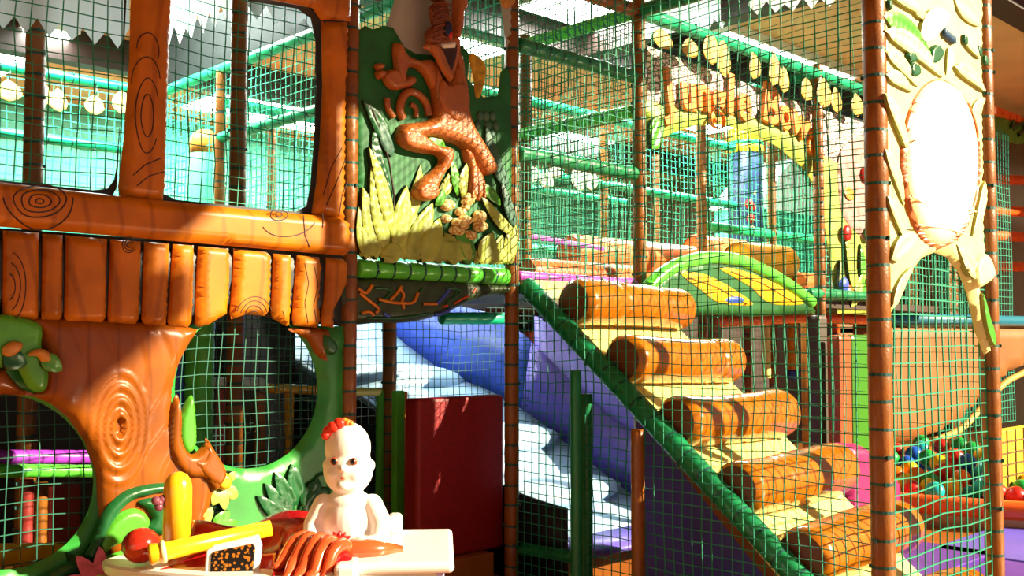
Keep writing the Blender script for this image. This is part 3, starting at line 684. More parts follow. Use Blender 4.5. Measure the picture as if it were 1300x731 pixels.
for i in range(9):
    x = 604 + (i % 3) * 10 + rs.uniform(-3, 3); y = 148 + (i // 3) * 12
    mb = MB(); ellipsoid(mb, FC.p(*FC.px(x, y), .02), (.028, .02, .03), nu=9, nv=6); mb.build('berry', LEAF_G, cp, True)
pillow('painted_sprig', K([(592, 74), (600, 70), (612, 82), (613, 100), (606, 124), (600, 122), (598, 100)]), FC, mat('mustard', '#c89a10', .5, .4, 30), cp, .02, .012, .01, .01)
pillow('wooden_leaf', K([(632, -8), (650, -10), (650, 4), (641, 12), (633, 6)]), FC, SEED, cp, .02, .02, .015, .01)

# painted deck edge under the lime rail: dark relief with orange branches
FD = Frame('y', YF + .01)
de = empty('painted_deck_edge', (3.5, YF + .01, 1.55), 'dark green painted board with orange branches hanging below the lime rail', 'play panel')
pillow('board', FD.pts([(440, 352), (650, 362), (650, 372), (620, 376), (596, 384), (568, 396), (545, 404), (520, 409), (480, 410), (440, 407)]), FD, mat('deck_edge_paint', '#2a3a14', .5, .6, 14), de, -.02, .06, .04, .02)
OB = mat('orange_branch', '#d07a18', .4, .2, 10)
lines('branch', de, FD, [spline(L, False, 5) for L in ([(450, 372), (462, 382), (474, 392), (470, 398)], [(474, 380), (490, 384), (505, 385), (518, 384), (524, 372)], [(488, 382), (496, 374), (503, 364)], [(500, 366), (506, 374), (503, 384)], [(452, 398), (462, 396), (468, 400)], [(505, 386), (506, 392)], [(530, 386), (548, 386)], [(448, 366), (458, 372), (466, 362)])], .045, .009, OB)
lines('blue_swirl', de, FD, [spline(L, False, 5) for L in ([(548, 386), (556, 378), (564, 368)], [(545, 400), (556, 398), (566, 392)], [(480, 398), (488, 402)])], .042, .01, BLUEV)
lines('red_twig', de, FD, [spline(L, False, 5) for L in ([(570, 386), (580, 380), (588, 376)], [(594, 372), (598, 366)], [(555, 390), (562, 388)])], .043, .006, mat('red_orange', '#d8481a', .4))
lines('green_vine', de, FD, [spline(L, False, 5) for L in ([(460, 404), (500, 404), (540, 398)], [(470, 366), (490, 370), (470, 390)], [(530, 366), (520, 380)], [(560, 366), (580, 370), (560, 384)], [(576, 366), (570, 376)])], .042, .008, LEAF_D)

# ------------------------------------------------------------------ roller stair
XR_ = X1 + .07
st_top = on(0, XR_, 668, 362); st_bot = on(0, XR_, 1012, 731)
dirv = (st_bot - st_top); dirv /= dirv.y                     # per metre of y
rail_end = st_top + dirv * (YN + .02 - st_top.y)
padded('stair_rail', 'sloping green padded rail along the side of the roller stair', 'rail', st_top, rail_end, .058, GREEND, TIE, .135)
c1 = on(0, X1 + .12, 728, 386); c5 = on(0, X1 + .12, 1016, 703)
def roller_mesh(L, r, seed):
    rs = random.Random(seed); n = 44; seg = 28; V = []; Fc = []
    cr = [rs.uniform(.25, .8) for _ in range(2)]
    for i in range(n):
        u = i / (n - 1); x = u * L
        rr = r * (1 + .025 * math.sin(u * 5 + seed) - sum(.05 * math.exp(-((u - c) / .012) ** 2) for c in cr))
        e = min(u, 1 - u) * L
        if e < .05: rr *= .80 + .20 * math.sqrt(max(0, 1 - (1 - e / .05) ** 2))
        for k in range(seg):
            t = 2 * math.pi * k / seg
            w = 1 + .018 * math.sin(6 * t + u * 9 + seed) * math.sin(3 * u * 3.14)
            V.append((x, rr * w * math.cos(t), rr * w * math.sin(t) * .94 + .012 * math.sin(u * 3.1 + seed)))
    for i in range(n - 1):
        for k in range(seg):
            k2 = (k + 1) % seg; Fc.append((i * seg + k, (i + 1) * seg + k, (i + 1) * seg + k2, i * seg + k2))
    return mesh('roller_cover', V, Fc)
def cap_mesh(r, sgn):
    seg = 28; V = [(sgn * .012, 0, 0)]; Fc = []
    for j, q in enumerate((.5, .82, .9)):
        for k in range(seg):
            t = 2 * math.pi * k / seg; V.append((sgn * (.012 - .012 * (q / .9) ** 3), r * q * math.cos(t), r * q * math.sin(t) * .94))
    for k in range(seg):
        k2 = (k + 1) % seg; f = (0, 1 + k, 1 + k2); Fc.append(f if sgn > 0 else f[::-1])
        for j in range(2):
            f = (1 + j * seg + k, 1 + (j + 1) * seg + k, 1 + (j + 1) * seg + k2, 1 + j * seg + k2); Fc.append(f if sgn > 0 else f[::-1])
    return mesh('end_cap', V, Fc)
RLAB = ['topmost brown foam roller of the stair, under the pink rail', 'second foam roller from the top of the stair', 'third foam roller from the top of the stair',
        'fourth foam roller from the top, with a deep crease', 'fifth foam roller, large, passing behind the thick brown post', 'lowest foam roller, lying on the ground under the arch']
for i in range(6):
    c = c1 + (c5 - c1) * (i / 4); c.z -= (0, .022, .03, .03, .008, 0)[i]; L = X2 - X1 - .18; r = .14 + .003 * i
    if i == 5: c.z = max(c.z, r * .55)
    root = empty('foam_roller', c, RLAB[i], 'roller', 'foam rollers of the climbing stair')
    me = roller_mesh(L, r, i + 1); me.materials.append(ROLL); me.polygons.foreach_set('use_smooth', [True] * len(me.polygons))
    o = bpy.data.objects.new('roller_cover', me); COL.objects.link(o); o.parent = root
    for sgn, x in ((-1, 0.001), (1, L - .001)):
        me = cap_mesh(r * .9, sgn); me.materials.append(ROLLEND); me.polygons.foreach_set('use_smooth', [True] * len(me.polygons))
        o = bpy.data.objects.new('end_cap', me); COL.objects.link(o); o.parent = root; o.location = (x, 0, .012 * math.sin(i + 1) if sgn < 0 else .012 * math.sin(3.1 + i + 1))
# ramp that carries them
sl = (c5.z - c1.z) / (c5.y - c1.y)
def rampz(y): return c1.z + sl * (y - c1.y) - .145
ya, yb = YF - .02, YN - .42
rp = empty('stair_ramp', (4.75, yb, 0), 'pale yellow padded ramp that carries the foam rollers', 'ramp')
prof = []
def slab_yz(name, pts, x0, x1, m, parent, bevel=0):
    n = len(pts); V = [(x, y, z) for x in (x0, x1) for y, z in pts]
    Fc = [tuple(range(n - 1, -1, -1)), tuple(range(n, 2 * n))] + [(i, (i + 1) % n, n + (i + 1) % n, n + i) for i in range(n)]
    o = link(name, mesh(name, V, Fc), m, parent, False)
    b = bmesh.new(); b.from_mesh(o.data); bmesh.ops.recalc_face_normals(b, faces=b.faces); b.to_mesh(o.data); b.free()
    if bevel:
        md = o.modifiers.new('bevel', 'BEVEL'); md.width = bevel; md.segments = 2; md.limit_method = 'ANGLE'
    return o
yg = c1.y + (.145 + 0.01 - c1.z) / sl
slab_yz('ramp_cover', [(ya, rampz(ya) + .0), (yg, .012), (yg - .03, .001), (yg + .12, .001), (ya, rampz(ya) - .05)], X1 + .15, X2 - .06, CREAM, rp)
slab_yz('ramp_base', [(ya, rampz(ya) - .052), (yg + .14, .0), (yg + .42, .0), (ya - .1, rampz(ya) - .3), (ya, rampz(ya) - .22)], X1 + .36, X2 - .08, mat('ramp_brown', '#8a4a1a', .5, .2, 5), rp)
# frame under the stair
def under(label, p0, p1, m, r=.04): padded('padded_rail', label, 'rail', p0, p1, r, m, TIE, .2, 'supports under the roller stair', ties=False)
def sup(px, ytop, ybot, Y, label, m, r):
    q = on(1, Y, px, 500); zt = on(1, Y, px, ytop).z
    padded('padded_post', label, 'post', (q.x, Y, 0), (q.x, Y, zt), r, m, TIE, .3, ties=False)
sup(731, 470, 700, 3.7, 'olive green upright under the stair rail', GREEND, .03)
sup(744, 500, 700, 3.75, 'dark green upright close beside the olive one under the stair', GREEND, .035)
sup(809, 545, 720, 3.35, 'brown padded upright under the middle of the stair', BROWN, .036)
padded('padded_rail', 'dark green rail lying low under the stair side net', 'rail', on(0, X1 + .03, 662, 697), on(0, X1 + .03, 728, 706), .035, GREEND, TIE, .2, ties=False)
padded('padded_rail', 'green floor rail crossing under the stair', 'rail', (X1 + .05, 3.5, .06), (X2 - .1, 3.5, .06), .035, GREEND, TIE, .2, ties=False)

# ------------------------------------------------------------------ slide running down under the deck
sld = empty('wave_slide', (5.0, 5.2, 0), 'wide blue and white wave slide running down below the deck', 'slide')
bed = [(8.6, 1.72), (7.9, 1.66), (7.3, 1.35), (6.7, 1.10), (6.2, .98), (5.71, .80), (5.2, .54), (4.6, .26), (4.0, .16), (3.3, .14)]
bed = spline(bed, False, 4)
def strip(name, f0, f1, m, parent, thick=None):
    """a sheet between two rows of points"""
    n = len(f0); V = list(f0) + list(f1); Fc = [(i, i + 1, n + i + 1, n + i) for i in range(n - 1)]
    o = link(name, mesh(name, V, Fc), m, parent, True)
    if thick:
        md = o.modifiers.new('thickness', 'SOLIDIFY'); md.thickness = thick; md.offset = 0
    return o
XS0, XS1 = 4.35, 5.75
strip('slide_bed', [(XS0, y, z) for y, z in bed if y > 4.3], [(XS1, y, z) for y, z in bed if y > 4.3], SLIDE, sld, .03)
strip('slide_landing', [(XS0, y, z) for y, z in bed if 3.95 < y < 4.45], [(XS1, y, z) for y, z in bed if 3.95 < y < 4.45], VIOLET, sld, .03)
for lo__, hi__, m__ in ((5.75, 9, BLUEV), (3.95, 5.95, VIOLET)):
    strip('slide_bank', [(XS1, y, z) for y, z in bed if lo__ < y < hi__], [(XS1 + .12, y, z + .5 + .12 * math.sin(y * 2.2)) for y, z in bed if lo__ < y < hi__], m__, sld, .05)
strip('slide_wall', [(XS1 + .16, y, max(0, z - .3)) for y, z in bed if 3.95 < y < 5.9], [(XS1 + .16, y, z + .75) for y, z in bed if 3.95 < y < 5.9], VIOLET, sld, .05)
strip('slide_bank', [(XS0, y, z) for y, z in bed if y > 4.0], [(XS0 - .03, y, z + .09) for y, z in bed if y > 4.0], mat('pale_blue', '#8fb4e0', .4), sld, .05)
DKW = mat('dark_slide_side', '#161428', .6)
strip('slide_side', [(XS0 - .06, y, 0.0) for y, z in bed if y > 3.95], [(XS0 - .06, y, z + .06 + .24 / (1 + math.exp((y - 5.15) / .12))) for y, z in bed if y > 3.95], DKW, sld, .03)
for y, hgt in ((6.6, .3), (5.5, .22), (4.9, .2)):
    mb = MB(); zz = float(np.interp(y, [q[0] for q in bed][::-1], [q[1] for q in bed][::-1])); ellipsoid(mb, (5.15, y, zz - .02), (.62, .28, hgt * .55)); mb.build('slide_hump', SLIDE, sld, True)
# violet soft wall under the stair, right of the slide
ww = empty('soft_pad', (4.9, 3, 0), 'violet blue soft wall panel under the lower roller stair', 'soft wall')
slab_yz('pad_cover', [(2.45, .0), (3.9, .0), (3.9, rampz(3.9) - .5), (2.8, max(.05, rampz(2.8) - .55)), (2.45, .05)], 4.78, 4.84, VIOLET, ww, .015)
mt = tag(boxo('landing_mat', 4.9, 5.35, 2.75, 3.2, 0.0, .1, PURPLE, None, .02), 'purple landing mat below the stair rollers', 'mat')
for i, (x0, x1, y0, y1, lab) in enumerate([(5.6, 6.7, 1.4, 2.6, 'purple floor mat behind the lowest stair roller'), (6.75, 8.3, 1.5, 3.0, 'violet floor mat in front of the ball pit rim'), (5.65, 6.9, 2.65, 3.9, 'purple floor mat behind the violet soft wall')]):
    tag(boxo('floor_mat', x0, x1, y0, y1, 0.001, .045, PURPLE if i != 1 else VIOLET, None, .01), lab, 'mat', 'purple mats on the ground')
cq = on(1, 3.4, 1086, 590)
cz = empty('magenta_cushion', (cq.x, 3.4, 0), 'magenta soft bolster panel with curved top behind the fourth roller', 'soft play block')
pillow('cushion_cover', [(cq.x - .3, .0), (cq.x + .45, .0), (cq.x + .45, .42), (cq.x + .2, .62), (cq.x - .05, .72), (cq.x - .3, .74)], Frame('y', 3.4), mat('magenta_vinyl', '#a01c5a', .4), cz, 0, .12, .05, .04, smooth=False)

# red soft block and its neighbours under the deck
RBY = 4.42; rb0 = on(1, RBY, 530, 600); rb1 = on(1, RBY, 640, 600); rz = on(1, RBY, 600, 503).z
tag(boxo('floor_platform', X0 + .1, X1 - .08, RBY - .06, 5.4, 0.0, on(1, RBY, 600, 702).z - .002, mat('platform_brown', '#9a5a20', .4, .2, 3), None, .01), 'low brown platform step under the red soft block', 'platform'); PZ_ = on(1, RBY, 600, 702).z
REDB = speckled('red_speckled_vinyl', '#8c1018', '#5c0810', 90, .5, .1, .5, 'F1', .15)
tag(boxo('red_soft_block', rb0.x, rb1.x, RBY, RBY + .12, PZ_, rz, REDB, None, .02), 'tall dark red speckled soft block standing below the creature board', 'soft play block')
GY = 4.75; gq = on(1, GY, 509, 600)
gm = empty('green_soft_panel', (gq.x, GY, PZ_), 'bright green upright padded panel with orange edge beside the red block', 'soft play block')
boxo('panel_face', gq.x - .035, gq.x + .03, GY, GY + .05, PZ_, on(1, GY, 509, 496).z, GREENV, gm, .01)
boxo('panel_edge', gq.x + .031, gq.x + .055, GY + .005, GY + .05, PZ_, on(1, GY, 509, 497).z, mat('orange_edge', '#d88018', .4), gm, .008)
fq = on(1, 5.5, 450, 497); fq2 = on(1, 5.5, 484, 497)
padded('padded_rail', 'pale rail on top of the small green gate by the plank wall post', 'rail', (fq.x - .2, 5.5, fq.z), (fq2.x, 5.5, fq2.z), .028, CREAM, ties=False)
padded('padded_post', 'green gate upright beside the brown post under the deck edge', 'post', (fq2.x, 5.5, 0), (fq2.x, 5.5, fq.z), .035, GREENV, ties=False)
padded('padded_rail', 'mint rail below the deck, to the side of the red block', 'rail', on(1, 5.6, 560, 404), on(1, 5.6, 652, 404), .045, MINT, ties=False)
# hollow-ended rollers and dome on the deck behind the stair head
def tube_roller(px0, px1, py, Y, r, m, label, mend):
    a = on(1, Y, px0, py); b = on(1, Y, px1, py)
    z = max(a.z, ZD + r)
    root = empty('deck_roller', (a.x, Y, z), label, 'roller', 'orange rollers on the deck')
    boxo('roller_base', a.x + .05, b.x - .08, Y - r * .5, Y + r * .5, ZD + .001, z - r * .6, m, root, .02) if z - r * .6 > ZD + .03 else None
    P = [(a.x + (b.x - a.x) * t, Y, z) for t in (0, .02, .04, .5, .96, .98, 1)]
    MB().tube(P, [r * .9, r * .97, r, r, r, r * .97, r * .9], 24, False).build('roller_cover', m, root, True)
    V = [(b.x - .02, Y + r * .9 * math.cos(t), z + r * .9 * math.sin(t)) for t in [2 * math.pi * k / 20 for k in range(20)]]
    link('end_cap', mesh('end_cap', V, [tuple(range(20))]), mend, root, False)
    V = [(a.x + .01, Y + r * .9 * math.cos(t), z + r * .9 * math.sin(t)) for t in [2 * math.pi * k / 20 for k in range(20)]]
    link('end_cap', mesh('end_cap', V, [tuple(range(19, -1, -1))]), mend, root, False)
ORL = mat('salmon_vinyl', '#f07038', .3, .1, 4)
tube_roller(668, 806, 346, 4.55, .095, ORL, 'orange roller at the pink rail', ORANGE)
tube_roller(722, 884, 320, 5.6, .15, ORL, 'long orange roller with the round end behind the stair head', ORANGE)
tube_roller(880, 942, 316, 6.1, .15, ORL, 'second orange roller end behind the green dome', ORANGE)
tube_roller(935, 996, 330, 5.05, .17, mat('amber_vinyl', '#f0902a', .3, .1, 4), 'amber roller behind the green dome crest', YELLOW)
tube_roller(1000, 1036, 358, 5.0, .1, ORL, 'short red roller at the end of the green dome', REDV)
# green arched board with yellow leaf patches
FA = Frame('y', 4.14)
dm = empty('green_arch_board', (6.1, 4.14, ZD - .2), 'arched green padded board with yellow leaf patches behind the top roller', 'play panel')
AG = mat('awning_green', '#5cc840', .3, .1, 5)
arcp = [(822, 366), (840, 348), (866, 334), (900, 327), (935, 330), (968, 343), (1000, 361), (1030, 384)]
pillow('board', FA.pts(arcp + [(1040, 398), (960, 402), (880, 398), (836, 384)]), FA, mat('arch_dark_green', '#1c5c24', .4, .2, 5), dm, -.04, .05, .02, .035, smooth=False)
tubeo('padded_rim', spline([FA.p(*FA.px(*q), .0) for q in arcp], False, 5), .048, AG, dm, 14)
pillow('leaf_patch', FA.pts([(862, 347), (880, 346), (900, 351), (931, 368), (954, 386), (930, 387), (908, 383), (889, 369)]), FA, YELLOW, dm, .012, .012, .01, .02)
pillow('leaf_patch', FA.pts([(911, 340), (935, 342), (975, 356), (1002, 371), (1018, 385), (990, 387), (970, 382), (952, 365), (930, 352)]), FA, YELLOW, dm, .012, .012, .01, .02)
pillow('blue_spot', FA.pts([(918, 380), (928, 376), (940, 379), (938, 384), (922, 384)]), FA, BLUEV, dm, .022, .014, .01, .02)
for L in ([(870, 352), (905, 364), (945, 386)], [(925, 345), (965, 360), (1005, 384)]):
    lines('patch_seam', dm, FA, [L], .026, .005, mat('seam_gold', '#a87808', .5))

# ------------------------------------------------------------------ arched sign with letters
FS = Frame('y', YF + .10)
sg = empty('arched_sign', (7.0, YF + .02, 3.0), 'arched sign board with speckled top and orange letters behind the stair nets', 'sign')
SPK = speckled('sign_speckle', '#f2e0da', '#5a4a48', 26, .7, .04, .16)
OLV = mat('sign_olive', '#a8b84a', .5, .25, 5)
pillow('sign_top', FS.pts([(821, 58), (900, 88), (1000, 126), (1110, 160), (1110, 232), (1046, 206), (1010, 172), (960, 152), (900, 138), (860, 140), (821, 132)]), FS, SPK, sg, 0, .03, .01, .06, smooth=False)
pillow('sign_arch', FS.pts([(819, 128), (860, 136), (900, 136), (960, 150), (1010, 170), (1050, 200), (1110, 215), (1110, 400), (1062, 398), (1052, 330), (1040, 250), (1020, 215), (985, 186), (950, 168), (915, 158), (880, 160), (850, 170), (828, 184), (819, 190)]), FS, OLV, sg, .005, .035, .012, .06, smooth=False)
# painted scene on the sign's leg
FL2 = Frame('y', YF + .06)
LEGP = mat('rosy_paint', '#c09088', .6, .5, 16)
pillow('painted_rock', FL2.pts([(1068, 190), (1110, 180), (1110, 300), (1082, 290), (1066, 260)]), FL2, LEGP, sg, 0, .02, .02, .05)
for p0, p1, w_, m_ in (((1085, 380), (1070, 300), .14, LEAF_L), ((1096, 385), (1090, 310), .12, LEAF_M), ((1078, 390), (1096, 340), .12, LEAF_L), ((1066, 385), (1064, 330), .1, OLV), ((1068, 240), (1082, 252), .12, mat('amber_paint', '#d89838', .5)), ((824, 190), (838, 150), .12, LEAF_M), ((822, 172), (832, 148), .08, LEAF_M)):
    leafo('leaf', FL2, p0, p1, w_, m_, sg, .01, .03)
for px_, py_, m_ in ((1099, 357, REDV), (1070, 296, REDV), (1098, 297, MINT), (1066, 362, BLUEV), (1072, 372, ORANGE), (1104, 344, ORANGE), (1094, 222, REDV)):
    mb = MB(); ellipsoid(mb, FL2.p(*FL2.px(px_, py_), .04), (.07, .03, .07)); mb.build('painted_berry', m_, sg, True)
LETM = mat('letter_orange', '#ee8a30', .4, .25, 8); LETD = mat('letter_edge', '#7a3410', .5)
def letter(ch, px, py, size, rot):
    cu = bpy.data.curves.new('letter', 'FONT'); cu.body = ch; cu.size = size; cu.extrude = .012; cu.bevel_depth = .006; cu.offset = .008; cu.align_x = 'CENTER'; cu.align_y = 'CENTER'; cu.resolution_u = 3
    tmp = bpy.data.objects.new('letter', cu); COL.objects.link(tmp)
    me = bpy.data.meshes.new_from_object(tmp.evaluated_get(bpy.context.evaluated_depsgraph_get()))
    bpy.data.objects.remove(tmp); me.materials.clear()
    a, b = FS.px(px, py)
    M = Matrix.Translation((a, YF + .045, b)) @ Matrix.Rotation(rot, 4, 'Y') @ Matrix.Rotation(math.pi / 2, 4, 'X')
    me.transform(M)
    link('letter', me, LETM, sg, False)
for ch, px, py, s_, r_ in (('J', 841, 119, .42, -.15), ('u', 865, 120, .37, -.06), ('n', 884, 122, .37, 0), ('g', 903, 128, .39, .05), ('l', 919, 124, .42, .05), ('e', 936, 133, .39, .1),
                           ('B', 970, 137, .43, .18), ('o', 989, 147, .37, .25), ('w', 1008, 158, .36, .32), ('s', 1027, 177, .48, .4)):
    letter(ch, px, py, s_, r_)

# hanging wooden leaves in front of the dark strip over the sign
VAL = mat('black_valance', '#071210', .8, .3, 6)
FV = Frame('y', YF + .22)
vstrip = empty('dark_valance', (7.0, YF + .12, 3.5), 'dark green cloth strip hanging above the arched sign', 'valance')
pillow('cloth', FV.pts([(824, 56), (850, 42), (884, 36), (960, 62), (1030, 86), (1110, 116), (1110, 168), (1060, 146), (1000, 122), (930, 92), (880, 78), (845, 66)]), FV, VAL, vstrip, -.02, .02, .01, .08, smooth=False)
LFW = mat('hanging_leaf', '#c8a040', .5, .35, 12)
FP = Frame('y', YF - .03)
def pend(fr, px, py, w, h, i, label, group, m=None):
    py -= 5
    root = empty('hanging_leaf', fr.p(*fr.px(px, py - h / 2)), label, 'decoration', group)
    leafo('leaf_board', fr, (px, py + h / 2), (px + random.uniform(-4, 4), py - h / 2), w, m or LFW, root, 0, .02, random.uniform(-.1, .1))
    a = fr.px(px, py - h / 2); tubeo('string', [fr.p(a[0], a[1] - .02, .01), fr.p(a[0] + .01, min(3.64, a[1] + .16), .01)], .004, TIE, root, 5)
names_ = ['first', 'second', 'third', 'fourth', 'fifth', 'sixth', 'seventh', 'eighth', 'ninth', 'tenth', 'eleventh', 'twelfth']
for i, (px, py, w, h) in enumerate([(838, 54, .22, 26), (875, 66, .2, 26), (903, 66, .2, 44), (919, 78, .18, 50), (956, 88, .16, 36), (980, 92, .18, 44), (994, 106, .16, 34), (1022, 118, .2, 30), (1046, 122, .24, 42), (1062, 132, .18, 34), (1088, 138, .22, 30)]):
    pend(FP, px, py, w, h, i, '%s yellow wooden leaf hanging over the arched sign, counted from the stair corner' % names_[i], 'wooden leaves over the arched sign')
FP2 = Frame('y', YB[3] - .05)
for i, (px, py, w, h) in enumerate([(11, 120, .2, 28), (46, 122, .2, 38), (76, 132, .16, 30), (121, 138, .17, 26), (152, 134, .17, 30)]):
    pend(FP2, px, py, w, h, i, '%s tan leaf hanging behind the first tree house window, from the plank end' % names_[i], 'tan leaves behind the first window', mat('pale_tan_leaf', '#e0b868', .6))
FP3 = Frame('y', YB[1] - .05)
for i, (px, py, w, h) in enumerate([(676, 226, .2, 22), (690, 232, .2, 24), (735, 230, .24, 36), (750, 232, .2, 30), (706, 222, .18, 20)]):
    pend(FP3, px, py, w, h, i, '%s pale leaf hanging in the net behind the pink rail' % names_[i], 'pale leaves behind the stair head', mat('pale_cloth_leaf', '#e4ead0', .7))

# white and grey zigzag valances
CLW = cloth('white_cloth', '#f0f4f0'); CLG = cloth('grey_cloth', '#ccd4de')
def valance(label, axis, val, c0, c1, ztop, h, tooth, m, n_notch):
    fr = Frame(axis, val); L = [(c0, ztop), (c1, ztop)]; bot = []
    for i in range(n_notch + 1):
        t = i / n_notch; bot.append((c0 + (c1 - c0) * t, ztop - h + (0 if i % 2 else tooth) + random.uniform(-.04, .04)))
    poly = [(c0, ztop)] + bot + [(c1, ztop)]
    root = empty('zigzag_valance', fr.p((c0 + c1) / 2, ztop), label, 'valance')
    pillow('cloth', poly, fr, m, root, 0, .012, .004, .08, smooth=False)
def val_px(label, axis, Y, top, bot, teeth, m, tooth_px):
    fr = Frame(axis, Y); n = teeth * 2; L = [fr.px(*top[1]), fr.px(*top[0])]
    for i in range(n + 1):
        t = i / n; x = bot[0][0] + (bot[1][0] - bot[0][0]) * t; y = bot[0][1] + (bot[1][1] - bot[0][1]) * t
        L.append(fr.px(x, y + (0 if i % 2 else -tooth_px * random.uniform(.7, 1.2)) ))
    root = empty('zigzag_valance', fr.p(*L[0]), label, 'valance')
    pillow('cloth', L, fr, m, root, 0, .012, .004, .08, smooth=False)
val_px('grey white zigzag valance inside the first tree house window', 'y', 5.2, ((-40, -60), (164, -40)), ((-40, 30), (164, 64)), 7, CLG, 24)
val_px('bright white zigzag valance at the top of the second window', 'x', 3.55, ((200, -60), (310, -60)), ((206, 66), (310, 18)), 7, CLW, 24)
val_px('pale zigzag valance under the header of the second window', 'y', 5.3, ((314, -60), (410, -60)), ((314, 22), (410, 46)), 4, CLG, 20)
val_px('dark zigzag valance behind the white one in the second window', 'x', X1 + .12, ((205, 40), (420, -30)), ((205, 118), (420, 44)), 9, VAL, 10)
val_px('white zigzag valance above the leaves of the sign', 'y', YF + .5, ((815, -30), (905, -30)), ((815, 50), (905, 44)), 5, CLW, 16)
val_px('bigger white zigzag valance beside the lamp strip over the sign', 'y', YF + .9, ((905, -30), (975, -30)), ((905, 40), (975, 20)), 3, CLW, 18)
val_px('grey zigzag valance near the ceiling by the thick post', 'y', 3.4, ((950, -40), (1064, -40)), ((950, 20), (1064, 8)), 5, CLG, 14)

# far columns
TY = 6.62; q = on(1, TY, 947, 300)
tc = empty('totem_column', (q.x, TY, ZD), 'dark navy padded column with two yellow bands under the arched sign', 'column')
zt = on(1, TY, 947, 166).z
NAVY = mat('navy_vinyl', '#26385c', .4, .2, 4)
def cyl(name, z0, z1, r, m, parent, x, y, dome=False):
    P = [(x, y, z0), (x, y, z0 + .01), (x, y, z1 - .01), (x, y, z1)]; R = [r * .96, r, r, r * .96]
    if dome: P = [(x, y, z0), (x, y, z1 - r)] + [(x, y, z1 - r + r * math.sin(t)) for t in (.3, .7, 1.1, 1.4, 1.57)]; R = [r, r] + [r * math.cos(t) + .003 for t in (.3, .7, 1.1, 1.4, 1.57)]
    return MB().tube(P, R, 20).build(name, m, parent, True)
cyl('column_core', ZD, zt, .2, NAVY, tc, q.x, TY)
for y0, y1, m in ((196, 186, YELLOW), (182, 166, YELLOW), (187, 181, GREEND)):
    cyl('band', on(1, TY, 947, y0).z, on(1, TY, 947, y1).z, .215, m, tc, q.x, TY)
for i, (dx, py) in enumerate(((-.1, 262), (-.1, 280), (-.1, 294), (-.04, 266), (-.12, 248))):
    mb = MB(); ellipsoid(mb, (q.x - .14 + .02 * i, TY - .14, on(1, TY, 947, py).z), (.05, .05, .06)); mb.build('painted_spot', REDV if i != 4 else CREAM, tc, True)
q = on(1, YB[2] + .4, 259, 230); yq = YB[2] + .4
mc = empty('mint_column', (q.x, yq, ZD), 'mint green padded column with an orange patterned dome cap in the second window', 'column')
cyl('column_core', ZD, on(1, yq, 259, 194).z, .125, mat('mint_column', '#6fe0b0', .4), mc, q.x, yq)
cyl('dome_cap', on(1, yq, 259, 196).z, on(1, yq, 259, 164).z, .125, speckled('cap_pattern', '#f0a040', '#d04030', 9, .4, .1, .3, 'F1', 0), mc, q.x, yq, True)
# far mint house-like frame and small things behind the sign
HY = 8.2; q = on(1, HY, 1000, 250)
hs = empty('mint_hut', (q.x, HY, 0), 'mint green play hut with pale roof far behind the arched sign', 'play hut')
boxo('hut_wall', q.x - .9, q.x + .9, HY, HY + .7, 0, ZD + 1.6, mat('hut_mint', '#4cc0a0', .5), hs, .02)
m_ = MB(); m_.add([(q.x - 1, HY - .1, ZD + 1.6), (q.x + 1, HY - .1, ZD + 1.6), (q.x, HY - .1, ZD + 2.4), (q.x - 1, HY + .75, ZD + 1.6), (q.x + 1, HY + .75, ZD + 1.6), (q.x, HY + .75, ZD + 2.4)], [(0, 1, 2), (5, 4, 3), (0, 2, 5, 3), (1, 4, 5, 2), (0, 3, 4, 1)])
m_.build('hut_roof', CLW, hs)

# ------------------------------------------------------------------ oval panel at the stair entrance
FO = Frame('y', YN - .03)
LEAF_P = mat('sunlit_panel_leaf', '#dcdc98', .45, .25, 7)  # paler leaf copy, strong sunlight put into its colour
EDGE[0] = mat('leaf_soft_edge', '#8c9048', .6)
op = empty('oval_arch_panel', (4.75, YN, 1.2), 'pale leaf relief panel with a large cream oval above the stair arch', 'play panel')
def O_(L): return FO.pts(L)
OVG = mat('panel_pale_green', '#d8d890', .45, .25, 5)
OVC = mat('oval_cream', '#f2e6b8', .5, .08, 4)
ov = O_([(1116, -40), (1246, -40), (1245, 60), (1246, 200), (1247, 300), (1252, 345), (1240, 352), (1246, 400), (1258, 446), (1254, 450), (1242, 420), (1232, 372), (1222, 346), (1206, 326), (1190, 320), (1172, 328), (1156, 348), (1142, 376), (1131, 400), (1126, 405), (1122, 300), (1118, 120)])
pillow('panel_board', ov, FO, OVG, op, -.02, .035, .012, .025, smooth=False)
oval_o = arc_px(1187, 208, 49, 107, 0, 360, 36, .0)[:-1]; oval_i = arc_px(1187, 207, 45, 103, 0, 360, 36, 0)[:-1]
pillow('oval_rim', O_(oval_o), FO, mat('rim_brown', '#b05a20', .4, .2, 10), op, .012, .03, .012, .015, holes=[O_(oval_i)])
pillow('oval_cushion', O_(arc_px(1187, 207, 46, 104, 0, 360, 36, 0)[:-1]), FO, OVC, op, .012, .045, .1, .02)
for L in ([(1142, 250), (1165, 262), (1190, 262), (1225, 270)], [(1146, 180), (1180, 172), (1224, 186)], [(1150, 286), (1190, 292), (1215, 300)]):
    lines('seam', op, FO, [spline(L, False, 5)], .054, .004, OVC)
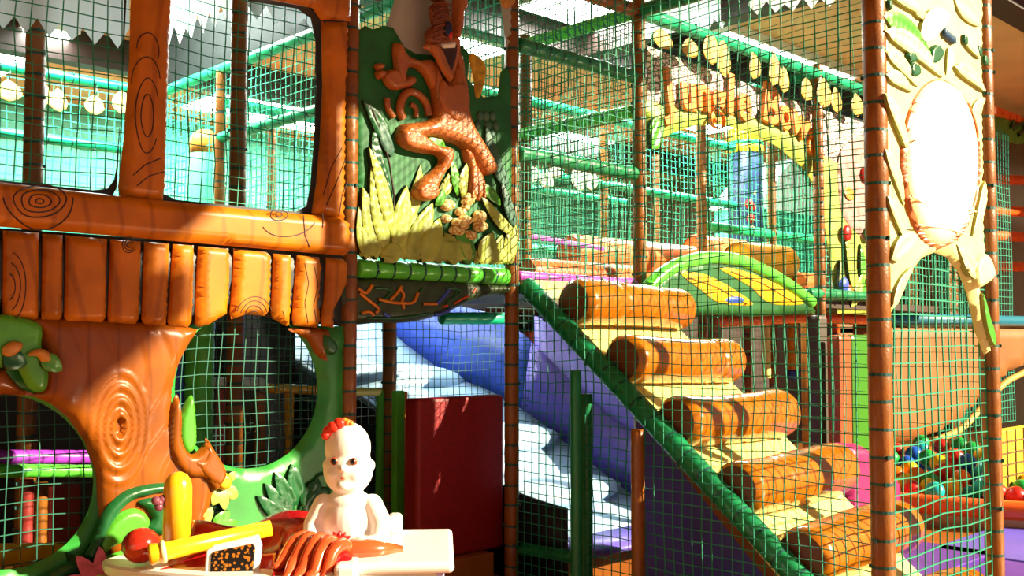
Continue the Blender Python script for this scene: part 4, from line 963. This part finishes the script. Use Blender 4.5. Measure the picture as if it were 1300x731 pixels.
for i, (p0, p1, w_, m_) in enumerate([((1116, 22), (1178, 74), .1, LEAF_M), ((1116, 40), (1190, 100), .09, LEAF_P), ((1118, -14), (1170, 24), .1, LEAF_P), ((1118, 66), (1160, 112), .07, LEAF_P), ((1118, 96), (1152, 118), .06, LEAF_P), ((1116, 120), (1146, 200), .07, LEAF_P), ((1118, 190), (1142, 262), .07, LEAF_P), ((1120, 250), (1146, 316), .07, LEAF_P), ((1205, 86), (1244, 118), .07, LEAF_P),
                                ((1226, 150), (1246, 126), .05, LEAF_P), ((1244, 230), (1228, 300), .07, LEAF_P), ((1160, 50), (1200, 20), .12, OVC), ((1200, 60), (1196, 96), .06, OVC), ((1216, 50), (1238, 76), .06, LEAF_P), ((1124, 330), (1158, 300), .09, LEAF_P), ((1240, 352), (1210, 310), .09, LEAF_P), ((1126, 390), (1150, 340), .05, LEAF_P), ((1256, 440), (1240, 372), .05, LEAF_M), ((1206, 0), (1240, 34), .14, mat('peach_leaf', '#e8c090', .5, .1, 4)), ((1150, 0), (1168, 26), .1, mat('peach_leaf', '#e8c090'))]):
    leafo('leaf', FO, p0, p1, w_, m_, op, .012 + .004 * (i % 3), .022, bend=.06)
for L in ([(1175, 64), (1182, 58), (1190, 68), (1184, 80), (1174, 82)], [(1150, 80), (1158, 84), (1160, 96), (1152, 100), (1148, 92)], [(1144, 70), (1152, 68), (1156, 78), (1148, 82)]):
    pillow('dark_leaf', O_(L), FO, LEAF_D, op, .02, .018, .01, .008)
pillow('blue_leaf', O_([(1190, 36), (1196, 42), (1204, 48), (1204, 58), (1196, 52), (1190, 46)]), FO, mat('leaf_blue', '#1c4464', .4), op, .02, .02, .01, .008)
for x, y in ((1218, 52), (1236, 66), (1176, 34), (1122, 8), (1244, 78)):
    pillow('dark_leaf', O_([(x - 2, y - 7), (x + 2, y - 3), (x + 2, y + 7), (x - 2, y + 3)]), FO, LEAF_D, op, .02, .016, .006, .006)
pillow('leaf', O_([(1232, 334), (1244, 322), (1254, 350), (1236, 366), (1230, 356)]), FO, LEAF_P, op, .015, .03, .02, .012)

# ------------------------------------------------------------------ far side: tan slide wall, ball pit, far frame
FW = Frame('y', 4.6)
tw = empty('tan_slide_wall', (9.5, 4.6, .9), 'tan curved slide wall with a blue top edge behind the stair arch', 'slide')
pillow('wall_sheet', FW.pts([(1108, 408), (1200, 410), (1330, 413), (1330, 440), (1300, 470), (1272, 486), (1240, 520), (1215, 545), (1180, 560), (1140, 565), (1108, 560)]), FW, mat('tan_vinyl', '#8c5826', .5, .15, 2), tw, -.2, .22, .05, .12, smooth=False)
a, b = FW.px(1108, 405), FW.px(1330, 408)
tubeo('top_edge', [FW.p(*a, .03), FW.p(*b, .03)], .06, mat('teal_edge', '#1c6c84', .4), tw)
lo_ = FW.pts([(1180, 560), (1215, 545), (1240, 520), (1272, 486), (1300, 470), (1330, 440)])
tubeo('lower_edge', [FW.p(*q, .03) for q in spline(lo_, False, 4)], .035, mat('tan_edge', '#c89848', .5), tw)
for i, (px0, px1, y0, y1, Y, m, lab) in enumerate([(1066, 1082, 425, 620, 4.0, mat('terracotta', '#a04a1c', .4), 'terracotta upright padded panel behind the stair, beside the thick post'),
                                                  (1082, 1108, 425, 600, 4.05, mat('moss_green', '#3a7a14', .35), 'green upright padded panel with bright top beside the thick post'),
                                                  (1040, 1052, 400, 600, 4.2, mat('grey_brown', '#4c4238', .5), 'grey brown upright under the deck behind the stair')]):
    p = on(1, Y, px0, 430); p2 = on(1, Y, px1, 430); zt = on(1, Y, (px0 + px1) / 2, y0).z
    tag(boxo('soft_upright', p.x, p2.x, Y, Y + .12, 0, zt, m, None, .03), lab, 'soft play block')
def bar(px0, py0, px1, py1, Y, r, m, lab): padded('padded_rail', lab, 'rail', on(1, Y, px0, py0), on(1, Y, px1, py1), r, m, ties=False, group='rails below the far deck')
bar(915, 408, 1040, 402, 5.0, .05, ORL, 'salmon rail below the green dome awning')
bar(1050, 404, 1106, 406, 4.6, .05, ORANGE, 'orange rail beside the thick post at deck height')
bar(880, 392, 905, 392, 5.4, .06, MINT, 'short mint rail beside the end of the top roller')
for px, y0, y1, Y, r, m, lab in ((1007, 412, 470, 5.6, .055, YELLOW, 'yellow hanging bolster under the far deck'), (973, 425, 480, 5.4, .045, CREAM, 'cream hanging bolster under the far deck'), (1007, 470, 482, 5.6, .07, BLUEV, 'blue knob below the yellow bolster')):
    q = on(1, Y, px, y0); q2 = on(1, Y, px, y1)
    padded('hanging_bolster', lab, 'bolster', q2, (q2.x, Y, ZD - .065 if 'bolster' in lab[:30] and 'knob' not in lab else q.z), r, m, ties=False)
for i, (px, Y, m) in enumerate(((905, 5.6, BROWN), (948, 5.9, BROWN), (1022, 6.2, BROWN), (1062, 5.4, ORANGE))):
    q = on(1, Y, px, 450); padded('padded_post', ['brown post below the deck behind the second roller', 'brown post deep below the deck by the cream bolster', 'brown post deep below the deck by the yellow bolster', 'orange post deep below the deck by the terracotta panel'][i], 'post', (q.x, Y, 0), (q.x, Y, ZD - .06), .045, m, sp=.2)
tag(boxo('deck_shade_sheet', X2 + .6, 14.6, 7.4, 7.5, 0, ZD - .06, mat('deck_shade_sheet', '#2c1a10', .7, .3, 2)), 'added dark brown sheet standing in for shade deep below the play deck', 'shade sheet')  # dark sheet added to stand in for the shade below the deck
for i, (x0, x1, z0, z1, m, lab) in enumerate([(7.2, 7.9, .9, 1.5, ORL, 'salmon soft square in the gloom below the deck'), (8.3, 8.6, .6, 1.5, MINT, 'mint soft square in the gloom below the deck'), (6.3, 6.8, .3, 1.2, mat('wine', '#701c24', .5), 'wine red soft square in the gloom below the deck')]):
    tag(boxo('soft_square', x0, x1, 7.2, 7.38, z0, z1, m, None, .03), lab, 'soft play block')
# ball pit
BPX, BPY, BPR = 10.6, 3.9, 2.9
rimP = [(BPX + BPR * math.cos(math.radians(t)), BPY + BPR * .92 * math.sin(math.radians(t)), .16) for t in range(150, 300, 6)]
bpit = empty('ball_pit', (BPX, BPY, 0), 'low round ball pit with a padded orange rim behind the stair arch', 'ball pit')
tubeo('padded_rim', rimP, .075, ORANGE, bpit)
strip('pit_wall', [(x, y, .0) for x, y, z in rimP], [(x, y, .14) for x, y, z in rimP], mat('pit_tan', '#b8905c', .6), bpit, .08)
BALLC = [('red', '#d42418'), ('yellow', '#f2c010'), ('blue', '#1858c8'), ('green', '#18a048'), ('orange', '#f07010'), ('teal', '#18b0b0')]
bm0 = {}
for nme, hx in BALLC:
    mb = MB(); ellipsoid(mb, (0, 0, 0), (.075, .075, .075), nu=12, nv=8); me = mesh('ball', mb.V, mb.F); me.materials.append(mat('ball_' + nme, hx, .3)); me.polygons.foreach_set('use_smooth', [True] * len(me.polygons)); bm0[nme] = me
rs = random.Random(11); placed = []; tries = 0
while len(placed) < 230 and tries < 20000:
    tries += 1
    t = rs.uniform(math.radians(160), math.radians(260)); rr = BPR - .18 - rs.random() ** 1.4 * 1.5
    x = BPX + rr * math.cos(t); y = BPY + rr * .92 * math.sin(t); dd = BPR - rr
    z = .08 + (.16 if rs.random() < .5 else 0) + min(.25, max(0, (dd - .5) * .2))
    if z > .2 and not any((x - a) ** 2 + (y - b) ** 2 < .03 and c < z for a, b, c in placed): z = .08
    if all((x - a) ** 2 + (y - b) ** 2 + (z - c) ** 2 > .15 ** 2 for a, b, c in placed): placed.append((x, y, z))
for i, (x, y, z) in enumerate(placed):
    nme = BALLC[rs.randrange(6)][0]
    o = bpy.data.objects.new('play_ball', bm0[nme]); COL.objects.link(o); o.location = (x, y, z)
    tag(o, '%s plastic ball lying in the ball pit behind the stair arch' % nme, 'ball', '%s balls in the ball pit' % nme)
q0 = on(1, 3.1, 1268, 600); q1 = on(1, 3.1, 1330, 600); zt = on(1, 3.1, 1285, 545).z
YG = mat('yellow_grid', '#d8b020', .5)
yp = empty('yellow_grid_board', (q0.x, 3.1, 0), 'yellow gridded board standing at the ball pit edge', 'play panel')
slab = boxo('board', q0.x, q1.x, 3.1, 3.2, .0, zt, YG, yp, .01)
mb = MB()
for i in range(1, 8): mb.box(q0.x, q1.x, 3.092, 3.1, zt * i / 8 - .006, zt * i / 8 + .006)
for i in range(1, 6): xx = q0.x + (q1.x - q0.x) * i / 6; mb.box(xx - .006, xx + .006, 3.092, 3.1, 0.01, zt)
mb.build('grid_lines', mat('grid_brown', '#6a4a10', .6), yp)
# far frame at the side: tile row, green frieze, orange rails
FR2 = Frame('y', 5.0)
fz = empty('far_frieze', (13, 5.0, 3.9), 'green frieze board with orange tiles above it, far beyond the oval panel', 'play panel')
pillow('frieze_board', FR2.pts([(1262, 148), (1330, 146), (1330, 178), (1292, 183), (1270, 178), (1262, 165)]), FR2, mat('frieze_green', '#5a8c2c', .5, .2, 6), fz, 0, .05, .03, .1, smooth=False)
lines('painted_stroke', fz, FR2, [[(1279, 153), (1282, 166)], [(1276, 162), (1296, 156)], [(1296, 151), (1292, 168), (1286, 172)]], .06, .03, mat('stroke_dark', '#2c4a1c', .5))
tz0 = FR2.px(1262, 147)[1]; tz1 = FR2.px(1262, 137)[1]; x0 = FR2.px(1258, 142)[0]; x1 = FR2.px(1330, 142)[0]
TILE = mat('orange_tile', '#e0641c', .4, .15, 6)
for i in range(9):
    w = (x1 - x0) / 9; boxo('tile', x0 + w * i + .02, x0 + w * (i + 1) - .02, 4.93, 5.0, tz0, tz1, TILE, fz, .01)
for i, py in enumerate((228, 268, 300, 338)):
    padded('padded_rail', '%s orange rail from the top of the far frame beyond the oval panel' % names_[i], 'rail', on(1, 5.3, 1225, py - 2), on(1, 5.3, 1335, py + 2), .07, ORANGE, ties=False, group='orange rails of the far frame')
for i, (px, lab) in enumerate(((1160, 'rust brown post inside the arch opening'), (1212, 'rust brown post close to the oval panel outer post'), (1125, 'orange brown post just behind the thick post'))):
    q = on(1, 5.1, px, 450); padded('padded_post', lab, 'post', (q.x, 5.1, 0), (q.x, 5.1, 3.7), .055, BROWN, ties=False)
fu = empty('far_shelf_unit', (14.4, 6.7, 0), 'brown shelf unit far beyond the oval panel', 'shelf unit')
boxo('back_board', 12.6, 16.3, 6.8, 6.9, 0, 3.6, mat('far_shelf', '#5c4434', .7, .5, 3), fu)
for i in range(6): boxo('shelf', 12.6, 16.3, 6.5, 6.8, .3 + i * .6, .36 + i * .6, mat('far_shelf_edge', '#8a5a34', .6, .2, 3), fu)
for i in range(4): boxo('divider', 12.6 + i * 1.21, 12.66 + i * 1.21, 6.52, 6.8, 0, 3.6, mat('far_shelf_edge', ''), fu)

# ------------------------------------------------------------------ things seen through the trunk panel holes
def pst(px, y0, Y, r, m, lab, y1=None):
    q = on(1, Y, px, 550); zt = on(1, Y, px, y0).z
    padded('padded_post', lab, 'post', (q.x, Y, 0), (q.x, Y, zt), r, m, ties=False)
pst(252, 400, 4.95, .075, GREENV, 'bright green padded column inside the large round hole')
pst(226, 440, 5.0, .03, BLUEV, 'blue upright at the edge of the large round hole')
pst(281, 492, 5.9, .035, mat('rose', '#a84848', .4), 'rose red upright inside the large round hole')
pst(330, 497, 6.3, .035, mat('tan_post', '#c07838', .4), 'tan upright inside the large round hole')
pst(367, 497, 6.3, .032, YELLOW, 'amber upright inside the large round hole')
padded('padded_rail', 'amber rail crossing inside the large round hole', 'rail', on(1, 6.3, 340, 493), on(1, 6.3, 430, 496), .035, YELLOW, ties=False)
q = on(1, 6.4, 303, 490); q2 = on(1, 6.4, 334, 490)
sb = empty('grey_soft_box', (q.x, 6.4, 0), 'grey brown soft box with pale top inside the large round hole', 'soft play block')
boxo('box_body', q.x, q2.x, 6.42, 6.9, 0, q.z - .03, mat('box_brown', '#5a4a38', .6), sb, .01); boxo('box_top', q.x - .02, q2.x + .02, 6.4, 6.9, q.z - .03, q.z + .05, CLW, sb, .015)
padded('padded_rail', 'purple padded rail seen through the low arch hole of the trunk panel', 'rail', on(1, 5.0, -60, 580), on(1, 5.0, 125, 580), .034, mat('violet_rail', '#a83cc8', .35), ties=False)
padded('padded_rail', 'lime green padded rail under the purple one in the low arch hole', 'rail', on(1, 4.95, -60, 597), on(1, 4.95, 125, 598), .032, GREENV, ties=False)
pst(36, 608, 5.1, .03, mat('rose2', '#8a2c28', .4), 'dark red upright in the low arch hole')
pst(53, 612, 5.15, .035, BROWN, 'brown upright beside the dark red one in the low arch hole')
q = on(1, 5.4, 62, 640); q2 = on(1, 5.4, 104, 640)
tag(boxo('red_soft_pad', q.x, q2.x, 5.4, 5.5, 0, on(1, 5.4, 80, 615).z, mat('pad_red', '#8a2420', .5), None, .02), 'red soft pad behind the uprights in the low arch hole', 'soft play block')
padded('padded_rail', 'yellow rail along the ground in the low arch hole', 'rail', on(1, 4.75, -60, 706), on(1, 4.75, 90, 702), .05, YELLOW, ties=False)
tag(boxo('inner_shade_sheet', -1.5, 4.16, 7.6, 7.7, 0, ZD - .08, mat('inner_dark', '#1c120c', .8, .2, 2)), 'added dark sheet standing in for shade behind the trunk panel holes', 'shade sheet')  # dark sheet added so the trunk holes look shaded inside
tag(boxo('side_shade_sheet', 4.17, 4.23, 6.75, 8.95, 0, ZD - .08, mat('inner_dark', ''), None), 'added dark side sheet standing in for shade under the deck beside the slide top', 'shade sheet')  # dark sheet added to hide bright surfaces and deepen the round hole

# ------------------------------------------------------------------ ride boat with the seated doll
Rv = CAMM @ Vector((1, 0, 0)); Fv = CAMM @ Vector((0, 0, -1)); Fv.z = 0; Fv.normalize(); Rv.z = 0; Rv.normalize()
BO = CAMP + Fv * 3.95 + Rv * ((357 - 650) / F_PX * 3.95); BO.z = 0
ang = math.atan2(Rv.y, Rv.x) + math.radians(4)
e1 = Vector((math.cos(ang), math.sin(ang), 0)); e2 = Vector((-math.sin(ang), math.cos(ang), 0))
def B(u, v, z): return BO + e1 * u + e2 * v + Vector((0, 0, z))
DZ = .575
boat = empty('ride_boat', BO, 'white rimmed blue boat of a coin ride in front of the trunk panel', 'ride')
def hull(n=40, s=1.0):
    """outline of the boat seen from above: pointed round bow at -u, straight stern at +u"""
    P = []
    for i in range(n + 1):
        t = i / n; u = -.655 + 1.26 * t; w = .33 * min(1, (t / .42)) ** .55 if t < .42 else .33 - .03 * (t - .42)
        P.append((u, -w))
    return [(u * s, v * s) for u, v in P] + [(u * s, -v * s) for u, v in P[::-1] if abs(v) > 1e-4]
H = hull()
def loft(levels, name, m, parent, cap=True):
    n = len(H); V = []; Fc = []
    for z, s in levels: V += [B(u * s, v * s, z) for u, v in H]
    for j in range(len(levels) - 1):
        for i in range(n): Fc.append((j * n + i, j * n + (i + 1) % n, (j + 1) * n + (i + 1) % n, (j + 1) * n + i))
    if cap: Fc.append(tuple((len(levels) - 1) * n + i for i in range(n))); Fc.append(tuple(range(n - 1, -1, -1)))
    return link(name, mesh(name, V, Fc), m, parent, False)
loft([(.12, .72), (.3, .86), (DZ - .03, .965)], 'hull', mat('boat_blue', '#2c3c9c', .3, coat=.4), boat)
loft([(DZ - .03, .985), (DZ - .02, 1.0), (DZ + .005, 1.0), (DZ + .015, .985), (DZ + .015, .90)], 'rim', mat('boat_white', '#e8e6e0', .3), boat, True)
boxo('pedestal', BO.x - .22, BO.x + .22, BO.y - .18, BO.y + .18, 0.0, .13, mat('pedestal_grey', '#4a4a52', .5), boat)
def obox(name, u0, u1, v0, v1, z0, z1, m, parent, bev=.012):
    V = [B(u, v, z) for z in (z0, z1) for v in (v0, v1) for u in (u0, u1)]
    o = link(name, mesh(name, V, [(0, 2, 3, 1), (4, 5, 7, 6), (0, 1, 5, 4), (2, 6, 7, 3), (0, 4, 6, 2), (1, 3, 7, 5)]), m, parent, False)
    if bev:
        md = o.modifiers.new('bevel', 'BEVEL'); md.width = bev; md.segments = 3; md.limit_method = 'ANGLE'
    return o
LAV = mat('lavender_side', '#b8aadc', .4)
obox('stern_side', .29, .63, -.30, .30, .2, DZ + .015, LAV, boat)
obox('stern_seat', .255, .665, -.33, .33, DZ + .015, DZ + .055, mat('boat_white', ''), boat, .018)
obox('seat_lug', .40, .46, .2, .3, DZ + .05, DZ + .13, mat('boat_white', ''), boat, .02)
obox('seat_lug', .245, .33, -.37, -.20, DZ - .05, DZ + .06, mat('boat_white', ''), boat, .02)
obox('seat_lug', .16, .25, -.36, -.26, DZ - .06, DZ + .03, mat('boat_white', ''), boat, .02)
YEL = mat('ride_yellow', '#f2b41c', .25, coat=.4); REDG = mat('ride_red', '#c01a1c', .22, coat=.6)
mp = B(-.395, .06, 0)
MB().tube([(mp.x, mp.y, z) for z in (DZ + .01, DZ + .27, DZ + .30, DZ + .322, DZ + .333)], [.054, .054, .049, .034, .012], 20).build('mast', YEL, boat, True)
mb = MB(); kq = B(-.455, .02, DZ + .22)
for d in ((0, 0, 0), (.014, 0, .012), (-.012, 0, .01), (.0, 0, -.014)): ellipsoid(mb, kq + Vector(d), (.018, .018, .018), nu=10, nv=7)
mb.build('mast_knob', mat('knob_plum', '#7a4050', .3), boat, True)
# fallen pole with its red ball and round collar
p0 = B(-.43, -.20, DZ + .07); p1 = B(-.02, -.06, DZ + .135)
dp = (p1 - p0)
MB().tube([p0 + dp * t for t in (0, .02, .1, 1)], [.034, .04, .034, .03], 16).build('pole', YEL, boat, True)
MB().tube([p0 + dp * t for t in (.09, .1, .13, .14)], [.03, .042, .042, .03], 16).build('pole_collar', mat('collar_cream', '#f4e4a0', .3), boat, True)
mb = MB(); ellipsoid(mb, B(-.485, -.10, DZ + .085), (.07, .065, .065)); mb.build('pole_ball', mat('ball_red_gloss', '#b02818', .15, .3, 14, coat=.6), boat, True)
# white framed screen
def scr(u, z): return B(u, -.235 + (z - DZ) * .25, z)
def flat(name, L, th, m, parent):
    n = len(L); back = [p + e2 * th for p in L]
    V = list(L) + back; Fc = [tuple(range(n)), tuple(range(2 * n - 1, n - 1, -1))] + [(i, n + i, n + (i + 1) % n, (i + 1) % n) for i in range(n)]
    o = link(name, mesh(name, V, Fc), m, parent, False)
    md = o.modifiers.new('bevel', 'BEVEL'); md.width = .006; md.segments = 2; md.limit_method = 'ANGLE'; return o
obj_scr = flat('screen_frame', [scr(-.225, DZ - .02), scr(-.035, DZ - .02), scr(-.03, DZ + .10), scr(-.045, DZ + .135), scr(-.20, DZ + .10), scr(-.225, DZ + .085)], .03, WHITE, boat)
SCRM = speckled('screen_picture', '#1a0f0a', '#b46a1c', 70, .3, .34, .42, 'F1', 0)
flat('picture', [q - e2 * .006 for q in (scr(-.205, DZ - .015), scr(-.055, DZ - .015), scr(-.05, DZ + .095), scr(-.06, DZ + .108), scr(-.195, DZ + .083), scr(-.205, DZ + .075))], .01, SCRM, obj_scr)
# glossy red blanket moulded over the boat
def blanket_z(u, v):
    ridge = .085 * math.exp(-((v - .17) / .11) ** 2) * (.35 + .65 * min(1, max(0, (u + .45) / .35))) + .05
    z = DZ + ridge + .022 * math.sin(u * 17 + v * 9) + .012 * math.sin(v * 31 + u * 11) + .05 * math.exp(-((u - .12) / .16) ** 2 - ((v + .02) / .2) ** 2)
    return z
nu, nv = 60, 40; V = []; Fc = []
for j in range(nv):
    for i in range(nu):
        u = -.40 + .74 * i / (nu - 1); v0 = -.20 + .10 * math.sin(i / 9.0) * .4; v = v0 + (.31 - v0) * j / (nv - 1)
        if u > .02: v = -.40 + (.31 + .40) * j / (nv - 1)
        z = blanket_z(u, v)
        f = min(i, nu - 1 - i, j, nv - 1 - j)
        z = DZ + .012 + (z - DZ - .012) * min(1, f / 4)
        if v < -.30: z -= (-.30 - v) * 1.3
        V.append(B(u, v, z))
for j in range(nv - 1):
    for i in range(nu - 1): a = j * nu + i; Fc.append((a, a + 1, a + nu + 1, a + nu))
bk = link('blanket', mesh('blanket', V, Fc), mat('blanket_red', '#b4141c', .2, .25, 14, .25, 50, coat=.6), boat, True)
mb = MB()
for k, (u0, v0, u1, v1) in enumerate(((.07, -.36, .16, -.10), (.11, -.38, .20, -.12), (.15, -.39, .25, -.14), (.20, -.36, .33, -.13), (.03, -.30, .13, -.08))):
    P = [B(u0 + (u1 - u0) * t, v0 + (v1 - v0) * t, max(blanket_z(u0 + (u1 - u0) * t, v0 + (v1 - v0) * t) - (max(0, -.30 - (v0 + (v1 - v0) * t))) * 1.3, DZ) + .012 + .01 * math.sin(3.1 * t)) for t in [q / 8 for q in range(9)]]
    mb.tube(P, [.008, .018, .023, .025, .026, .025, .023, .018, .008], 10)
mb.build('blanket_fold', mat('fold_orange_red', '#d85028', .2, .25, 12, coat=.6), boat, True)
mb = MB(); mb.tube([B(.22, -.2, DZ + .06), B(.3, -.2, DZ + .075), B(.38, -.18, DZ + .07), B(.47, -.12, DZ + .06)], [.03, .045, .04, .015], 12); mb.build('blanket_fold', mat('fold_orange_red', ''), boat, True)

# seated doll: one continuous body, voxel-merged
dr = B(.265, -.05, DZ + .045)
doll = empty('seated_doll', dr, 'white smooth doll with red hair tuft sitting on the boat stern', 'figure')
fa = ang - math.pi / 2 - math.radians(8)                       # the way it faces (towards the camera side)
fx = Vector((math.cos(fa), math.sin(fa), 0)); lx = Vector((-math.sin(fa), math.cos(fa), 0))   # lx: towards the picture's right
def D(r_, f, z): return dr + lx * r_ + fx * f + Vector((0, 0, z))
RM = Matrix((lx, fx, Vector((0, 0, 1)))).transposed()
mb = MB()
ellipsoid(mb, D(0, -.01, .10), (.092, .085, .115), RM, 24, 16)               # torso
ellipsoid(mb, D(0, -.01, .175), (.082, .066, .055), RM, 24, 14)              # shoulders
mb.tube([D(0, -.005, .19), D(0, 0, .26)], [.042, .04], 16)                   # neck
ellipsoid(mb, D(0, .0, .305), (.083, .082, .098), RM, 28, 20)                # lower head
ellipsoid(mb, D(-.003, -.006, .385), (.077, .076, .098), RM, 28, 20)         # tall skull
ellipsoid(mb, D(-.03, .055, .295), (.03, .025, .03), RM); ellipsoid(mb, D(.03, .055, .295), (.03, .025, .03), RM)   # cheeks
ellipsoid(mb, D(0, .086, .318), (.013, .018, .011), RM)                      # nose
ellipsoid(mb, D(0, .07, .25), (.025, .018, .016), RM)                        # chin
for s in (-1, 1): ellipsoid(mb, D(s * .08, -.01, .32), (.009, .014, .02), RM)   # ears
def limb(P, R): mb.tube([D(*q) for q in P], R, 14); [ellipsoid(mb, D(*q), (r_, r_, r_), RM, 12, 8) for q, r_ in zip(P, R)]
limb([(-.082, 0, .18), (-.112, .015, .10), (-.108, .06, .045), (-.06, .105, .045)], [.033, .034, .03, .022])
limb([(.082, 0, .18), (.118, .015, .10), (.112, .06, .045), (.05, .10, .035)], [.034, .037, .034, .026])
limb([(-.05, .0, .03), (-.075, .08, .02), (-.06, .13, .01)], [.05, .042, .028])
limb([(.05, .0, .03), (.08, .08, .02), (.075, .13, .01)], [.05, .044, .03])
def hand(cr, cf, cz, sx):
    ellipsoid(mb, D(cr, cf, cz), (.026, .022, .018), RM)
    for k in range(4):
        o_ = (k - 1.5) * .0105
        mb.tube([D(cr + sx * .012, cf + o_ * .4 + .008, cz - o_), D(cr + sx * (.032 + .004 * (k in (1, 2))), cf + .016, cz - o_), D(cr + sx * (.046 + .005 * (k in (1, 2))), cf + .012, cz - o_ - .004)], [.0075, .007, .005], 8)
    mb.tube([D(cr - sx * .005, cf, cz + .014), D(cr + sx * .014, cf + .012, cz + .03), D(cr + sx * .022, cf + .016, cz + .034)], [.009, .008, .006], 8)
hand(-.042, .118, .045, 1); hand(.036, .113, .036, -1)
def wide(mb):
    for i, v in enumerate(mb.V):
        v = Vector(v); mb.V[i] = tuple(v + lx * ((v - dr).dot(lx) * .14))
    return mb
dbody = wide(mb).build('body', mat('doll_white', '#f6f4ee', .38), doll, True)
md = dbody.modifiers.new('merge', 'REMESH'); md.mode = 'VOXEL'; md.voxel_size = .0048; md.use_smooth_shade = True
md = dbody.modifiers.new('smooth', 'SMOOTH'); md.factor = .5; md.iterations = 5
for s in (-1, 1):
    mb = MB(); ellipsoid(mb, D(s * .031, .071, .343), (.010, .0115, .0125), RM); wide(mb).build('eye', BLACK, doll, True)
    mb = MB(); ellipsoid(mb, D(s * .032, .0695, .343), (.0135, .0095, .015), RM); wide(mb).build('eye_rim', mat('eye_rim_red', '#b04828', .4), doll, True)
mb = MB(); ellipsoid(mb, D(0, .083, .283), (.010, .008, .0055), RM); mb.build('mouth', mat('mouth_orange', '#e06a3c', .4), doll, True)
mb = MB()
for (a, b, c), r_ in (((-.062, .03, .452), .017), ((-.045, .035, .468), .018), ((-.025, .03, .48), .019), ((-.07, .035, .435), .014)):
    ellipsoid(mb, D(a, b, c), (r_ * 1.1, r_, r_ * 1.2), RM, 12, 8)
hair = wide(mb).build('hair_tuft', mat('hair_red', '#d82c1c', .3), doll, True)
mb = MB()
for (a, b, c), r_ in (((.0, .02, .482), .015), ((.014, .02, .48), .012), ((-.01, .02, .49), .012)): ellipsoid(mb, D(a, b, c), (r_, r_, r_), RM, 10, 7)
mb.build('hair_clip', mat('clip_orange', '#f0802c', .3), hair, True)
# red petals held in the doll's hands
fl = empty('red_cloth_flower', D(0, .12, .05), 'small red cloth flower held in the doll hands', 'flower')
for k in range(7):
    a = math.radians(-80 + 27 * k)
    P = [D(0, .118, .045), D(.022 * math.sin(a), .128, .045 + .022 * math.cos(a) + .008), D(.05 * math.sin(a), .135, .05 + .045 * math.cos(a) + .004)]
    mb = MB(); mb.tube(P, [.005, .013, .003], 8); mb.build('petal', mat('petal_red', '#cc2420', .35, .2, 20), fl, True)
